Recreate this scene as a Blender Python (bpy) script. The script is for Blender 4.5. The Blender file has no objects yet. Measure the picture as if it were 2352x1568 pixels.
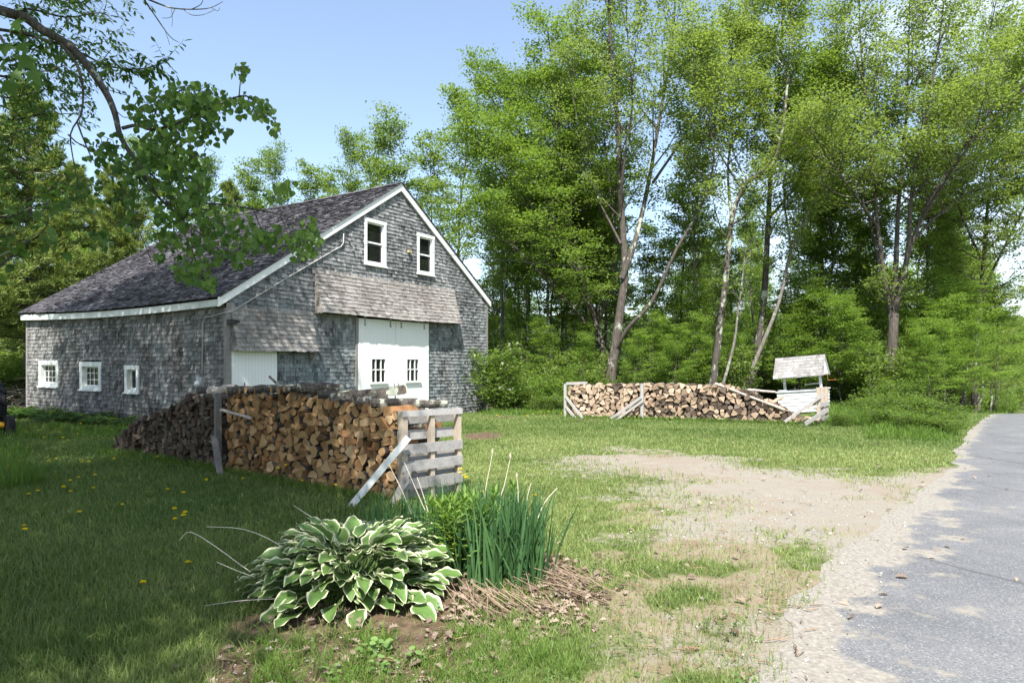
import bpy, math, random
from mathutils import Vector, Matrix
import numpy as np
S = bpy.context.scene
COL = S.collection
EYE, FPX, HY, CX = 1.85, 1568.0, 835.0, 1176.0
rng = np.random.default_rng(7)
random.seed(7)

# ---------------------------------------------------------------- geometry helpers
def at(px, py, Y):
    return np.array([(px - CX) / FPX * Y, Y, EYE + (HY - py) / FPX * Y])

def gp(px, py):
    Y = FPX * EYE / (py - HY)
    return ((px - CX) / FPX * Y, Y)

def norm(v):
    v = np.asarray(v, float)
    return v / max(np.linalg.norm(v), 1e-9)

def hash2(ix, iy, s):
    v = np.sin(ix * 127.1 + iy * 311.7 + s * 74.7) * 43758.5453
    return v - np.floor(v)

def vnoise(x, y, s=0):
    x = np.asarray(x, float); y = np.asarray(y, float)
    ix = np.floor(x); iy = np.floor(y); fx = x - ix; fy = y - iy
    fx = fx * fx * (3 - 2 * fx); fy = fy * fy * (3 - 2 * fy)
    a = hash2(ix, iy, s); b = hash2(ix + 1, iy, s); c = hash2(ix, iy + 1, s); d = hash2(ix + 1, iy + 1, s)
    return (a * (1 - fx) + b * fx) * (1 - fy) + (c * (1 - fx) + d * fx) * fy

def fbm(x, y, s=0, o=4):
    t = 0; a = .5; n = 0
    for k in range(o):
        t = t + a * vnoise(x * 2 ** k, y * 2 ** k, s + k); n += a; a *= .5
    return t / n

def sstep(a, b, x):
    t = np.clip((np.asarray(x, float) - a) / (b - a), 0, 1)
    return t * t * (3 - 2 * t)

def sdf_poly(P, x, y):
    P = np.asarray(P, float); x = np.asarray(x, float); y = np.asarray(y, float)
    d = np.full(x.shape, 1e9); ins = np.zeros(x.shape, bool)
    for i in range(len(P)):
        ax, ay = P[i]; bx, by = P[(i + 1) % len(P)]
        ex, ey = bx - ax, by - ay
        t = np.clip(((x - ax) * ex + (y - ay) * ey) / (ex * ex + ey * ey + 1e-12), 0, 1)
        d = np.minimum(d, np.hypot(x - ax - t * ex, y - ay - t * ey))
        c = ((ay > y) != (by > y)) & (x < ex * (y - ay) / (ey if abs(ey) > 1e-12 else 1e-12) + ax)
        ins ^= c
    return np.where(ins, -d, d)

def link_mesh(name, V, loops, starts, mats, parent=None, matidx=None, tint=None, pattr=None, smooth=False):
    me = bpy.data.meshes.new(name)
    V = np.asarray(V, np.float32)
    me.vertices.add(len(V)); me.vertices.foreach_set('co', V.ravel())
    loops = np.asarray(loops, np.int32); starts = np.asarray(starts, np.int32)
    me.loops.add(len(loops)); me.loops.foreach_set('vertex_index', loops)
    me.polygons.add(len(starts)); me.polygons.foreach_set('loop_start', starts)
    for m in (mats if isinstance(mats, (list, tuple)) else [mats]):
        me.materials.append(m)
    if matidx is not None:
        me.polygons.foreach_set('material_index', np.asarray(matidx, np.int32))
    me.polygons.foreach_set('use_smooth', np.full(len(starts), bool(smooth)))
    me.update(calc_edges=True)
    if tint is not None:
        a = me.attributes.new('tint', 'FLOAT', 'FACE'); a.data.foreach_set('value', np.asarray(tint, np.float32))
    if pattr:
        for k, v in pattr.items():
            a = me.attributes.new(k, 'FLOAT', 'POINT'); a.data.foreach_set('value', np.asarray(v, np.float32).ravel())
    o = bpy.data.objects.new(name, me); COL.objects.link(o)
    if parent is not None: o.parent = parent
    return o

def mesh_k(name, V, F, mats, parent=None, **kw):
    F = np.asarray(F, np.int32); k = F.shape[1]
    return link_mesh(name, V, F.ravel(), np.arange(len(F)) * k, mats, parent, **kw)

class MB:
    def __init__(s):
        s.V = []; s.n = 0; s.L = []; s.S = []; s.M = []; s.T = []; s.nl = 0
    def add(s, V, F, m=0, t=0.5):
        V = np.asarray(V, float).reshape(-1, 3); b = s.n
        s.V.append(V); s.n += len(V)
        for i, f in enumerate(F):
            s.S.append(s.nl); s.L.extend([b + int(q) for q in f]); s.nl += len(f)
            s.M.append(m[i] if isinstance(m, (list, tuple)) else m)
            s.T.append(t[i] if isinstance(t, (list, tuple)) else t)
    def box(s, o, a, b, c, m=0, t=0.5):          # corner o and three edge vectors
        o, a, b, c = [np.asarray(q, float) for q in (o, a, b, c)]
        if np.dot(np.cross(a, b), c) < 0: a, b = b, a
        V = [o, o + a, o + a + b, o + b, o + c, o + a + c, o + a + b + c, o + b + c]
        s.add(V, [(3, 2, 1, 0), (4, 5, 6, 7), (0, 1, 5, 4), (1, 2, 6, 5), (2, 3, 7, 6), (3, 0, 4, 7)], m, t)
    def beam(s, p, q, w, h, up=(0, 0, 1), m=0, t=0.5):   # board from p to q, w sideways, h along up
        p = np.asarray(p, float); q = np.asarray(q, float); d = norm(q - p)
        sd = norm(np.cross(d, up)); u = norm(np.cross(sd, d))
        s.box(p - sd * w / 2 - u * h / 2, q - p, sd * w, u * h, m, t)
    def tube(s, P, R, n=6, m=0, t=0.5, cap=True):
        P = np.asarray(P, float); k = len(P)
        R = np.full(k, R, float) if np.isscalar(R) else np.asarray(R, float)
        T = np.gradient(P, axis=0)
        T /= np.maximum(np.linalg.norm(T, axis=1), 1e-9)[:, None]
        ref = np.array([0, 0, 1.]) if abs(T[0][2]) < .9 else np.array([1., 0, 0])
        a = norm(np.cross(T[0], ref)); ang = np.arange(n) * 2 * math.pi / n
        ca, sa = np.cos(ang)[:, None], np.sin(ang)[:, None]
        V = []
        for i in range(k):
            a = norm(a - T[i] * np.dot(a, T[i])); b = np.cross(T[i], a)
            V.append(P[i] + R[i] * (ca * a + sa * b))
        V = np.concatenate(V)
        F = [(i * n + j, i * n + (j + 1) % n, (i + 1) * n + (j + 1) % n, (i + 1) * n + j) for i in range(k - 1) for j in range(n)]
        if cap: F += [tuple(range(n - 1, -1, -1)), tuple((k - 1) * n + j for j in range(n))]
        s.add(V, F, m, t)
    def build(s, name, mats, parent=None, smooth=False):
        return link_mesh(name, np.concatenate(s.V), s.L, s.S, mats, parent, matidx=s.M, tint=s.T, smooth=smooth)

def tag(o, label=None, cat=None, group=None, kind=None):
    if label: o['label'] = label
    if cat: o['category'] = cat
    if group: o['group'] = group
    if kind: o['kind'] = kind
    return o

def thing(name, label, cat, loc=(0, 0, 0), group=None, rz=0):
    o = bpy.data.objects.new(name, None); COL.objects.link(o)
    o.location = loc; o.rotation_euler = (0, 0, rz); o.empty_display_size = .2
    return tag(o, label, cat, group)

def dup(root, loc, rz=0, sc=1, label=None, group=None):
    r = root.copy(); COL.objects.link(r); r.location = loc; r.rotation_euler = (0, 0, rz)
    r.scale = (sc, sc, sc) if np.isscalar(sc) else sc
    if label: r['label'] = label
    if group: r['group'] = group
    elif 'group' in r: del r['group']
    for ch in list(root.children):
        c = ch.copy(); COL.objects.link(c); c.parent = r
        for g in ch.children:
            d = g.copy(); COL.objects.link(d); d.parent = c
    return r

# ---------------------------------------------------------------- material helpers
def newmat(name):
    m = bpy.data.materials.new(name); m.use_nodes = True
    nt = m.node_tree; nt.nodes.clear()
    return m, nt

class N:
    def __init__(s, nt): s.nt = nt
    def n(s, t, **kw):
        x = s.nt.nodes.new(t)
        for k, v in kw.items():
            if k.startswith('i_'):
                x.inputs[k[2:].replace('_', ' ')].default_value = v
            else: setattr(x, k, v)
        return x
    def l(s, a, b): s.nt.links.new(a, b)
    def pos(s, scale=(1, 1, 1), obj=False):
        g = s.n('ShaderNodeTexCoord').outputs['Object'] if obj else s.n('ShaderNodeNewGeometry').outputs['Position']
        m = s.n('ShaderNodeMapping'); m.inputs['Scale'].default_value = scale
        s.l(g, m.inputs['Vector']); return m.outputs['Vector']
    def noise(s, scale, vec=None, detail=4, rough=.55, dist=0):
        x = s.n('ShaderNodeTexNoise'); x.inputs['Scale'].default_value = scale
        x.inputs['Detail'].default_value = detail; x.inputs['Roughness'].default_value = rough
        x.inputs['Distortion'].default_value = dist
        if vec is not None: s.l(vec, x.inputs['Vector'])
        return x.outputs['Fac']
    def voro(s, scale, vec=None, out='Color'):
        x = s.n('ShaderNodeTexVoronoi'); x.inputs['Scale'].default_value = scale
        if vec is not None: s.l(vec, x.inputs['Vector'])
        return x.outputs[out]
    def attr(s, name):
        return s.n('ShaderNodeAttribute', attribute_name=name).outputs['Fac']
    def math(s, op, a, b=None, clamp=False):
        x = s.n('ShaderNodeMath', operation=op, use_clamp=clamp)
        for i, v in enumerate((a, b)):
            if v is None: continue
            if isinstance(v, (int, float)): x.inputs[i].default_value = v
            else: s.l(v, x.inputs[i])
        return x.outputs[0]
    def ramp(s, f, stops, interp='LINEAR'):
        x = s.n('ShaderNodeValToRGB'); x.color_ramp.interpolation = interp
        e = x.color_ramp.elements
        while len(e) < len(stops): e.new(.5)
        for q, (p, c) in zip(e, stops):
            q.position = p; q.color = (*c, 1) if not np.isscalar(c) else (c, c, c, 1)
        s.l(f, x.inputs[0]); return x.outputs[0]
    def mix(s, f, a, b, mode='MIX'):
        x = s.n('ShaderNodeMix', data_type='RGBA', blend_type=mode)
        for k, v in (('Factor', f), ('A', a), ('B', b)):
            i = {'Factor': 0, 'A': 6, 'B': 7}[k]
            if isinstance(v, (int, float)): x.inputs[i].default_value = v
            elif isinstance(v, tuple): x.inputs[i].default_value = (*v, 1)
            else: s.l(v, x.inputs[i])
        return x.outputs[2]
    def mapr(s, f, a, b, c=0., d=1.):
        x = s.n('ShaderNodeMapRange'); x.clamp = True
        for i, v in enumerate((a, b, c, d)): x.inputs[i + 1].default_value = v
        s.l(f, x.inputs[0]); return x.outputs[0]
    def bump(s, h, strength=.5, dist=.01):
        x = s.n('ShaderNodeBump'); x.inputs['Strength'].default_value = strength; x.inputs['Distance'].default_value = dist
        s.l(h, x.inputs['Height']); return x.outputs[0]
    def pbsdf(s, col, rough=.8, spec=.2, normal=None, metal=0):
        p = s.n('ShaderNodeBsdfPrincipled'); p.inputs['Roughness'].default_value = rough
        p.inputs['Specular IOR Level'].default_value = spec; p.inputs['Metallic'].default_value = metal
        if isinstance(col, tuple): p.inputs['Base Color'].default_value = (*col, 1)
        else: s.l(col, p.inputs['Base Color'])
        if normal is not None: s.l(normal, p.inputs['Normal'])
        return p.outputs[0]
    def out(s, sh):
        o = s.n('ShaderNodeOutputMaterial'); s.l(sh, o.inputs[0])

def leaf_mat(name, c0, c1, trans=.38, rough=.5, spec=.25):
    m, nt = newmat(name); n = N(nt)
    c = n.mix(n.attr('tint'), c0, c1)
    p = n.pbsdf(c, rough, spec)
    tr = n.n('ShaderNodeBsdfTranslucent')
    n.l(n.mix(1.0, c, (1.3, 1.25, .6), 'MULTIPLY'), tr.inputs[0])
    mx = n.n('ShaderNodeMixShader'); mx.inputs[0].default_value = trans
    n.l(p, mx.inputs[1]); n.l(tr.outputs[0], mx.inputs[2]); n.out(mx.outputs[0])
    return m

def bark_mat(name, dark, light, lichen=.0, sc=1.):
    m, nt = newmat(name); n = N(nt)
    v = n.pos((9 * sc, 9 * sc, 1.6 * sc)); a = n.noise(2.2, v, 6, .65)
    c = n.ramp(a, [(.3, dark), (.7, light)])
    if lichen:
        b = n.noise(3.2 * sc, n.pos((1, 1, .6)), 5, .6)
        c = n.mix(n.mapr(b, .62 - lichen * .2, .68 - lichen * .2), c, (.34, .36, .29))
    n.out(n.pbsdf(c, .9, .1, n.bump(a, .8, .03)))
    return m

def wood_mat(name, dark, light, rough=.8, sc=1., spec=.2):     # weathered boards with grain
    m, nt = newmat(name); n = N(nt)
    g = n.noise(3.5 * sc, n.pos((6, 6, 6), True), 6, .7, 1.2)
    f = n.math('ADD', n.math('MULTIPLY', g, .75), n.math('MULTIPLY', n.attr('tint'), .4))
    c = n.ramp(f, [(.28, dark), (.85, light)])
    n.out(n.pbsdf(c, rough, spec, n.bump(g, .4, .004)))
    return m

def plain_mat(name, col, rough=.6, spec=.3, metal=0, var=.08, sc=6):
    m, nt = newmat(name); n = N(nt)
    a = n.noise(sc, n.pos(), 5, .6)
    c = n.mix(n.mapr(a, .3, .7), tuple(q * (1 - var) for q in col), tuple(min(1, q * (1 + var)) for q in col))
    n.out(n.pbsdf(c, rough, spec, None, metal))
    return m

# ---------------------------------------------------------------- leaf templates
def kite():
    return np.array([[0, 0, 0], [.45, .42, .03], [1, 0, -.06], [.45, -.42, .03]], float), np.array([[0, 3, 2, 1]])

def leaf_grid(prof, fold=.12, droop=.15):
    V = []
    for t, w in prof:
        for k in (-1, 0, 1): V.append((t, k * w, abs(k) * w * fold * 2 - droop * t * t))
    F = []
    for i in range(len(prof) - 1):
        for k in (0, 1): F.append((i * 3 + k, i * 3 + k + 1, (i + 1) * 3 + k + 1, (i + 1) * 3 + k))
    return np.array(V, float), np.array(F)

ASPEN = leaf_grid([(0, .12), (.06, .34), (.25, .5), (.5, .47), (.75, .27), (1, .01)])
LANCE = leaf_grid([(0, .02), (.25, .14), (.5, .17), (.75, .11), (1, .005)])

def scatter(tmpl, pos, axis, nrm, size, width=1.0):
    tv, tf = tmpl
    pos = np.asarray(pos, float); n = len(pos)
    a = axis / np.maximum(np.linalg.norm(axis, axis=1), 1e-9)[:, None]
    b = np.cross(nrm, a); b /= np.maximum(np.linalg.norm(b, axis=1), 1e-9)[:, None]
    c = np.cross(a, b)
    size = np.broadcast_to(np.asarray(size, float), (n,))
    V = pos[:, None, :] + size[:, None, None] * (tv[None, :, 0:1] * a[:, None, :] + width * tv[None, :, 1:2] * b[:, None, :] + tv[None, :, 2:3] * c[:, None, :])
    F = (np.arange(n) * len(tv))[:, None, None] + tf[None]
    return V.reshape(-1, 3), F.reshape(-1, tf.shape[1])

def smooth_path(P, k=4):                            # Catmull-Rom resample
    P = np.asarray(P, float)
    Q = np.vstack([2 * P[0] - P[1], P, 2 * P[-1] - P[-2]]); out = []
    for i in range(1, len(Q) - 2):
        for t in np.arange(k) / k:
            a, b, c, d = Q[i - 1], Q[i], Q[i + 1], Q[i + 2]
            out.append(.5 * (2 * b + (c - a) * t + (2 * a - 5 * b + 4 * c - d) * t * t + (3 * b - a - 3 * c + d) * t ** 3))
    out.append(P[-1]); return np.array(out)
# ---------------------------------------------------------------- terrain
RDIR = norm((.78, 1.0))
def road_off(x, y):                                 # sideways distance from the road's left edge (+ = on the road)
    ex = np.interp(y, RE[:, 1], RE[:, 0])
    return (x - ex) * .79
RE = np.array([(-6.2, -6.), (-2.0, 0.), (1.45, 3.95), (2.05, 5.0), (2.65, 5.9), (3.3, 6.9), (4.1, 7.6), (5.6, 9.6), (7.8, 12.1), (9.2, 14.1), (13.0, 19.3), (20.2, 28.4), (45.0, 60.2), (92., 120.)])
def ground_h(x, y):
    x = np.asarray(x, float); y = np.asarray(y, float)
    h = -.28 * sstep(24, 30, y) * sstep(-9, -3, x)
    h = h + .30 * np.exp(-(((x - 12.2) / 2.8) ** 2 + ((y - 25.2) / 2.6) ** 2))
    c = x - (20.2 + .78 * (y - 28.4))
    sl = .012 + (.078 - .012) * sstep(-12, -3, c)
    far = np.clip(y - 28, 0, 60)
    h = h - sl * far * sstep(27, 33, y)
    h = h + .05 * (fbm(x * .35, y * .35, 3) - .5) * sstep(-.5, -2.5, c)
    r = np.hypot(x, y)
    h = h + 30 * sstep(150, 420, r) * (.6 + .6 * fbm(x * .01, y * .01, 5)) * sstep(-200, 60, x + y)
    return h

def P2(L): return [gp(*q) for q in L]
DRIVE = P2([(1270, 1050), (1420, 1028), (1600, 1042), (1750, 1062), (1900, 1082), (2040, 1099), (2190, 1072), (2300, 1090), (2200, 1300), (2150, 1568), (2150, 1900), (1560, 1900), (1640, 1568), (1720, 1470), (1830, 1340), (1880, 1262), (1700, 1245), (1540, 1232), (1500, 1180), (1490, 1120), (1330, 1080)])
PATCHY = P2([(1480, 1120), (1600, 1190), (1900, 1240), (1860, 1330), (1740, 1470), (1660, 1568), (1640, 1800), (1300, 1800), (1360, 1568), (1330, 1430), (1420, 1330), (1500, 1240)])
DIRT = P2([(560, 1400), (760, 1390), (1010, 1330), (1270, 1270), (1400, 1340), (1300, 1420), (1120, 1470), (1000, 1568), (900, 1800), (330, 1800), (430, 1568), (480, 1490)])
BARE = P2([(1066, 996), (1120, 991), (1165, 998), (1140, 1008), (1070, 1010)])
FOREST = [(-60, 26), (-14, 25.5), (-13.8, 32), (-2, 33), (0, 29.5), (2, 27.6), (9, 25.2), (11, 27.4), (13.5, 26.2), (15.5, 26.5), (19, 31), (40, 58), (80, 112), (60, 300), (-200, 300)]

def masks(x, y):
    e = (fbm(x * .9, y * 1.5, 11) - .5) * 2.1 + (fbm(x * 3.4, y * 5, 12) - .5) * 1.1
    g = np.clip(.5 - sdf_poly(DRIVE, x, y) / 2.5 + e * .46, 0, 1)
    p = sstep(.6, -.5, sdf_poly(PATCHY, x, y) + e) * sstep(.40, .60, fbm(x * 1.7, y * 2.1, 21) + .06)
    d = sstep(.12, -.16, sdf_poly(DIRT, x, y) + e * .35)
    d = np.maximum(d, sstep(.1, -.1, sdf_poly(BARE, x, y) + e * .15))
    d = np.maximum(d, .7 * sstep(.66, .74, fbm(x * .8, y * .8, 31)) * sstep(14, 17, y) * sstep(-3, 0, x))
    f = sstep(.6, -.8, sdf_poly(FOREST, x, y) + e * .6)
    r = sstep(-.25, .12, road_off(x, y) + e * .18)
    return dict(gravel=g, patchy=p, dirt=d, forest=f, road=r)

def axis(a, b, st, lo, hi):
    core = np.arange(a, b + 1e-6, st); L = []; s = st; p = a
    while p > lo: s = min(s * 1.18, 25); p -= s; L.append(p)
    R = []; s = st; p = core[-1]
    while p < hi: s = min(s * 1.18, 25); p += s; R.append(p)
    return np.array(L[::-1] + list(core) + R)

X = axis(-13, 17, .11, -420, 420); Y = axis(2.2, 26, .11, -60, 620)
gx, gy = np.meshgrid(X, Y)
mk = masks(gx, gy)
near = fbm(gx * 5, gy * 5, 8) * .03 * (np.hypot(gx, gy) < 35)
ro_ = road_off(gx, gy); rw = sstep(-.9, -.15, ro_)
gz = ground_h(gx, gy) + (near - .018) * (1 - rw) - .03 * sstep(.1, .5, ro_)
nx, ny = len(X), len(Y)
idx = np.arange(nx * ny).reshape(ny, nx)
Fq = np.stack([idx[:-1, :-1], idx[:-1, 1:], idx[1:, 1:], idx[1:, :-1]], -1).reshape(-1, 4)

m_ground, nt = newmat('ground'); n = N(nt)
v = n.pos()
big = n.noise(.55, v, 4); mid = n.noise(3.5, v, 5, .6); fine = n.noise(38, v, 4, .7); grit = n.voro(95, v)
lawn = n.ramp(n.math('ADD', n.math('MULTIPLY', big, .4), n.math('MULTIPLY', mid, .6)), [(.34, (.055, .085, .022)), (.5, (.10, .135, .04)), (.66, (.185, .19, .08))])
lawn = n.mix(.5, lawn, n.ramp(fine, [(.3, (.35, .35, .35)), (.75, (1.3, 1.3, 1.2))]), 'MULTIPLY')
gb = n.ramp(n.math('ADD', n.math('MULTIPLY', mid, .55), n.math('MULTIPLY', big, .45)), [(.34, (.225, .168, .115)), (.44, (.255, .208, .155)), (.54, (.275, .248, .205)), (.66, (.24, .222, .195))])
gr = n.mix(n.mapr(grit, .2, .8, .1, .75), gb, n.ramp(fine, [(.3, (.13, .115, .095)), (.55, (.27, .25, .215)), (.72, (.43, .41, .37))]))
soil = n.ramp(n.noise(9, v, 6, .65), [(.3, (.055, .038, .026)), (.55, (.13, .09, .06)), (.75, (.21, .15, .105))])
soil = n.mix(n.mapr(fine, .55, .75, 0, .5), soil, (.25, .19, .14))
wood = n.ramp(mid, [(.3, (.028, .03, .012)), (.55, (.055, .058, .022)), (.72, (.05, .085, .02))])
edge = n.math('MULTIPLY', n.math('SUBTRACT', mid, .5), .9)
def msk(a, w=.22): return n.mapr(n.math('ADD', n.attr(a), edge), .5 - w, .5 + w)
dry = n.ramp(mid, [(.3, (.19, .145, .09)), (.55, (.245, .205, .145)), (.7, (.15, .17, .06))])
c = n.mix(msk('patchy'), lawn, dry)
c = n.mix(n.mapr(n.math('ADD', n.attr('gravel'), n.math('MULTIPLY', n.math('SUBTRACT', n.noise(5.5, v, 7, .68), .5), 1.3)), .40, .62), c, gr)
c = n.mix(msk('dirt'), c, soil)
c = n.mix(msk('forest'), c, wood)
n.out(n.pbsdf(c, .95, .1, n.bump(n.math('ADD', fine, n.math('MULTIPLY', mid, .5)), .7, .02)))
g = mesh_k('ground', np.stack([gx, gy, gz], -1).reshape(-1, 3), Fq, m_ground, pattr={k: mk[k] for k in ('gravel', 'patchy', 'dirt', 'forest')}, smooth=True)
tag(g, kind='structure')

# ---------------------------------------------------------------- road
m_road, nt = newmat('asphalt'); n = N(nt); v = n.pos()
fine = n.noise(60, v, 3, .7); st = n.voro(85, v); mid = n.noise(1.1, v, 5, .6)
asp = n.ramp(mid, [(.32, (.115, .119, .128)), (.5, (.146, .149, .157)), (.68, (.178, .18, .186))])
asp = n.mix(n.mapr(st, .66, .9, 0, .6), asp, (.34, .335, .32))
asp = n.mix(n.mapr(fine, .50, .64, 0, .7), asp, (.055, .058, .066))
w1 = n.n('ShaderNodeTexVoronoi', feature='DISTANCE_TO_EDGE'); w1.inputs['Scale'].default_value = .22
wv = n.n('ShaderNodeVectorMath', operation='ADD'); nz = n.n('ShaderNodeTexNoise'); nz.inputs['Scale'].default_value = .8
n.l(v, nz.inputs['Vector']); n.l(v, wv.inputs[0]); n.l(nz.outputs['Color'], wv.inputs[1]); n.l(wv.outputs[0], w1.inputs['Vector'])
asp = n.mix(n.mapr(w1.outputs['Distance'], .0, .007, .6, 0), asp, (.045, .045, .05))
sand = n.ramp(n.noise(26, v, 4, .7), [(.3, (.17, .155, .13)), (.5, (.245, .225, .195)), (.72, (.34, .32, .285))])
sm = n.math('ADD', n.attr('sand'), n.math('MULTIPLY', n.math('SUBTRACT', n.noise(1.9, v, 7, .6), .5), 2.6))
c = n.mix(n.mapr(sm, .42, .66), asp, sand)
n.out(n.pbsdf(c, .85, .25, n.bump(st, .2, .003)))
u = np.concatenate([np.arange(0, 2.4, .1), np.arange(2.5, 7.01, .5)])
tt = np.concatenate([np.arange(-5, 16, .12), np.arange(16, 30, .4), np.arange(30, 116, 2.)])
ex = np.interp(tt, RE[:, 1], RE[:, 0])
wob = (fbm(tt * 1.3, tt * 0, 41) - .5) * .5 * sstep(30, 10, tt)
rx = (ex + wob)[:, None] + u[None] * .79; ry = tt[:, None] - u[None] * .61
rz = ground_h(rx, ry) + .004 + .03 * np.minimum(u / 2, 1)[None] * (1 - np.minimum(u / 7, 1))[None]
sand = sstep(1.75, .0, u)[None] * sstep(13, 7.5, tt)[:, None] * .58 + .75 * sstep(.5, .0, u)[None] * np.ones_like(tt)[:, None]
sand = sand + .25 * sstep(1.3, .2, u)[None] * sstep(.5, .62, fbm(rx * .9, ry * .9, 5))
nu, nt_ = len(u), len(tt); idx = np.arange(nu * nt_).reshape(nt_, nu)
Fq = np.stack([idx[:-1, :-1], idx[:-1, 1:], idx[1:, 1:], idx[1:, :-1]], -1).reshape(-1, 4)
o = mesh_k('road', np.stack([rx, ry, rz], -1).reshape(-1, 3), Fq, m_road, pattr=dict(sand=sand), smooth=True)
tag(o, kind='structure')
# small side lane far down the verge
o = MB(); a = np.array([(17.2, 25.6), (14.2, 26.9), (14.3, 27.9), (18.2, 27.0)])
o.add([(q[0], q[1], float(ground_h(q[0], q[1])) + .012) for q in a], [(3, 2, 1, 0)]); tag(o.build('side_path', m_ground), kind='structure')
# ---------------------------------------------------------------- barn
C0 = np.array([-7.82, 18.7, 0.]); U = np.array([.527, .85, 0.]); U /= np.linalg.norm(U)
NG = np.array([U[1], -U[0], 0.]); VL = -NG; ML = -U
ZZ = np.array([0, 0, 1.])
GW, LD, SA, ZA, ZL, ZR = 12.8, 11.5, 7.11, 8.37, 3.78, 4.63
def G(s, z, o=0.): return C0 + U * s + NG * o + ZZ * z
def Lw(s, z, o=0.): return C0 + VL * s + ML * o + ZZ * z
def gtop(s): return ZL + (ZA - ZL) / SA * s if s < SA else ZR + (ZA - ZR) / (GW - SA) * (GW - s)

def shingle_mat(name, stops, blue=.0, warm=0., moss=0.):
    m, nt = newmat(name); n = N(nt)
    st = n.noise(1., n.pos((26, 26, 2.2)), 5, .7); bl = n.noise(.9, n.pos((1, 1, .7)), 5, .62); sm = n.noise(11, n.pos(), 4, .65)
    f = n.math('ADD', n.math('MULTIPLY', n.attr('tint'), .26), n.math('ADD', n.math('MULTIPLY', st, .60), n.math('MULTIPLY', bl, .62)))
    f = n.math('ADD', f, n.math('MULTIPLY', n.math('SUBTRACT', sm, .5), .35))
    c = n.ramp(f, stops)
    if blue:
        zz = n.n('ShaderNodeSeparateXYZ'); n.l(n.pos(), zz.inputs[0])
        low = n.mapr(zz.outputs[2], 4.6, 1.8)
        b2 = n.mapr(n.noise(.75, n.pos((1, 1, 1.3)), 5, .6), .38, .62)
        c = n.mix(n.math('MULTIPLY', n.math('MULTIPLY', b2, low), blue), c, n.mix(1., c, (.84, 1.02, 1.07), 'MULTIPLY'))
        st2 = n.mapr(n.noise(2.2, n.pos((1.6, 1.6, .5)), 5, .65), .57, .66)
        c = n.mix(n.math('MULTIPLY', st2, .55), c, (.06, .075, .06))
    if moss: c = n.mix(n.math('MULTIPLY', n.mapr(n.noise(5.5, n.pos((1, 1, 1)), 6, .7), .54, .62), moss), c, (.022, .019, .02))
    n.out(n.pbsdf(c, .92, .08, n.bump(st, .5, .006)))
    return m
m_sh = shingle_mat('weathered_shingles', [(.48, (.028, .029, .030)), (.62, (.10, .102, .105)), (.80, (.225, .23, .235)), (1.0, (.41, .41, .41))], .6)
m_shl = shingle_mat('side_wall_shingles', [(.48, (.028, .026, .025)), (.64, (.095, .09, .086)), (.82, (.205, .197, .19)), (1.0, (.36, .35, .34))], .35)
m_can = shingle_mat('canopy_shingles', [(.42, (.07, .063, .058)), (.60, (.185, .17, .158)), (.80, (.285, .267, .252)), (1.0, (.39, .37, .35))])
m_roof = shingle_mat('roof_shingles', [(.45, (.018, .017, .019)), (.66, (.066, .063, .071)), (.85, (.15, .145, .16)), (1.0, (.26, .255, .27))], moss=.8)
m_white = plain_mat('white_paint', (.78, .79, .79), .5, .3, var=.04, sc=3)
m_offw = plain_mat('weathered_white_paint', (.66, .68, .66), .65, .2, var=.12, sc=5)
m_grey = wood_mat('grey_wood', (.11, .10, .095), (.36, .34, .325))
m_dark = plain_mat('dark_interior', (.012, .012, .012), .95, .02)
m_iron = plain_mat('black_iron', (.02, .02, .022), .5, .4)
m_metal = plain_mat('grey_metal', (.36, .38, .39), .5, .5, .3)
m_glass, nt = newmat('window_glass'); n = N(nt)
gn = n.noise(1.7, n.pos(), 2)
n.out(n.pbsdf((.012, .014, .014), .04, .6, n.bump(gn, .05, .02)))

def shingles(mb, Pf, rows, span, exp_, w=(.09, .2), thick=.012, lap=.025, m=0, jit=.006, seed=0):
    r = np.random.default_rng(seed)
    for z in rows:
        for (a, b) in span(z):
            s = a
            while s < b - .01:
                ww = r.uniform(*w); e = min(s + ww, b)
                if b - e < .04: e = b
                t = float(np.clip(r.normal(.5, .26), 0, 1)); k = thick * r.uniform(.7, 1.5)
                zb = z + r.normal(0, jit) + .018 * math.sin(s * .9 + seed) ; zt = z + exp_ + lap
                g = .0025
                A = [Pf(s + g, zb, k), Pf(e - g, zb + r.normal(0, .002), k), Pf(e - g, zt, .003), Pf(s + g, zt, .003),
                     Pf(s + g, zb, -.004), Pf(e - g, zb, -.004)]
                mb.add(A, [(0, 1, 2, 3), (1, 0, 4, 5), (0, 3, 4), (2, 1, 5)], m, t)
                s = e

def spans(a, b, holes, z, ex):
    L = [(a, b)]
    for (h0, h1, z0, z1) in holes:
        if z + ex * .5 > z0 and z + ex * .5 < z1:
            L = [q for (c, d) in L for q in ((c, min(d, h0)), (max(c, h1), d)) if q[1] - q[0] > .015]
    return L

barn = thing('barn', 'grey shingled barn with white double doors and a steep dark roof', 'barn', tuple(C0))
def PB(mb, name, mats, smooth=False, parent=None, **kw):
    o = mb.build(name, mats, parent or barn, smooth)
    if parent is None: o.location = tuple(-C0)
    if kw.get('label'): o['label'] = kw['label']
    return o

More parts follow.
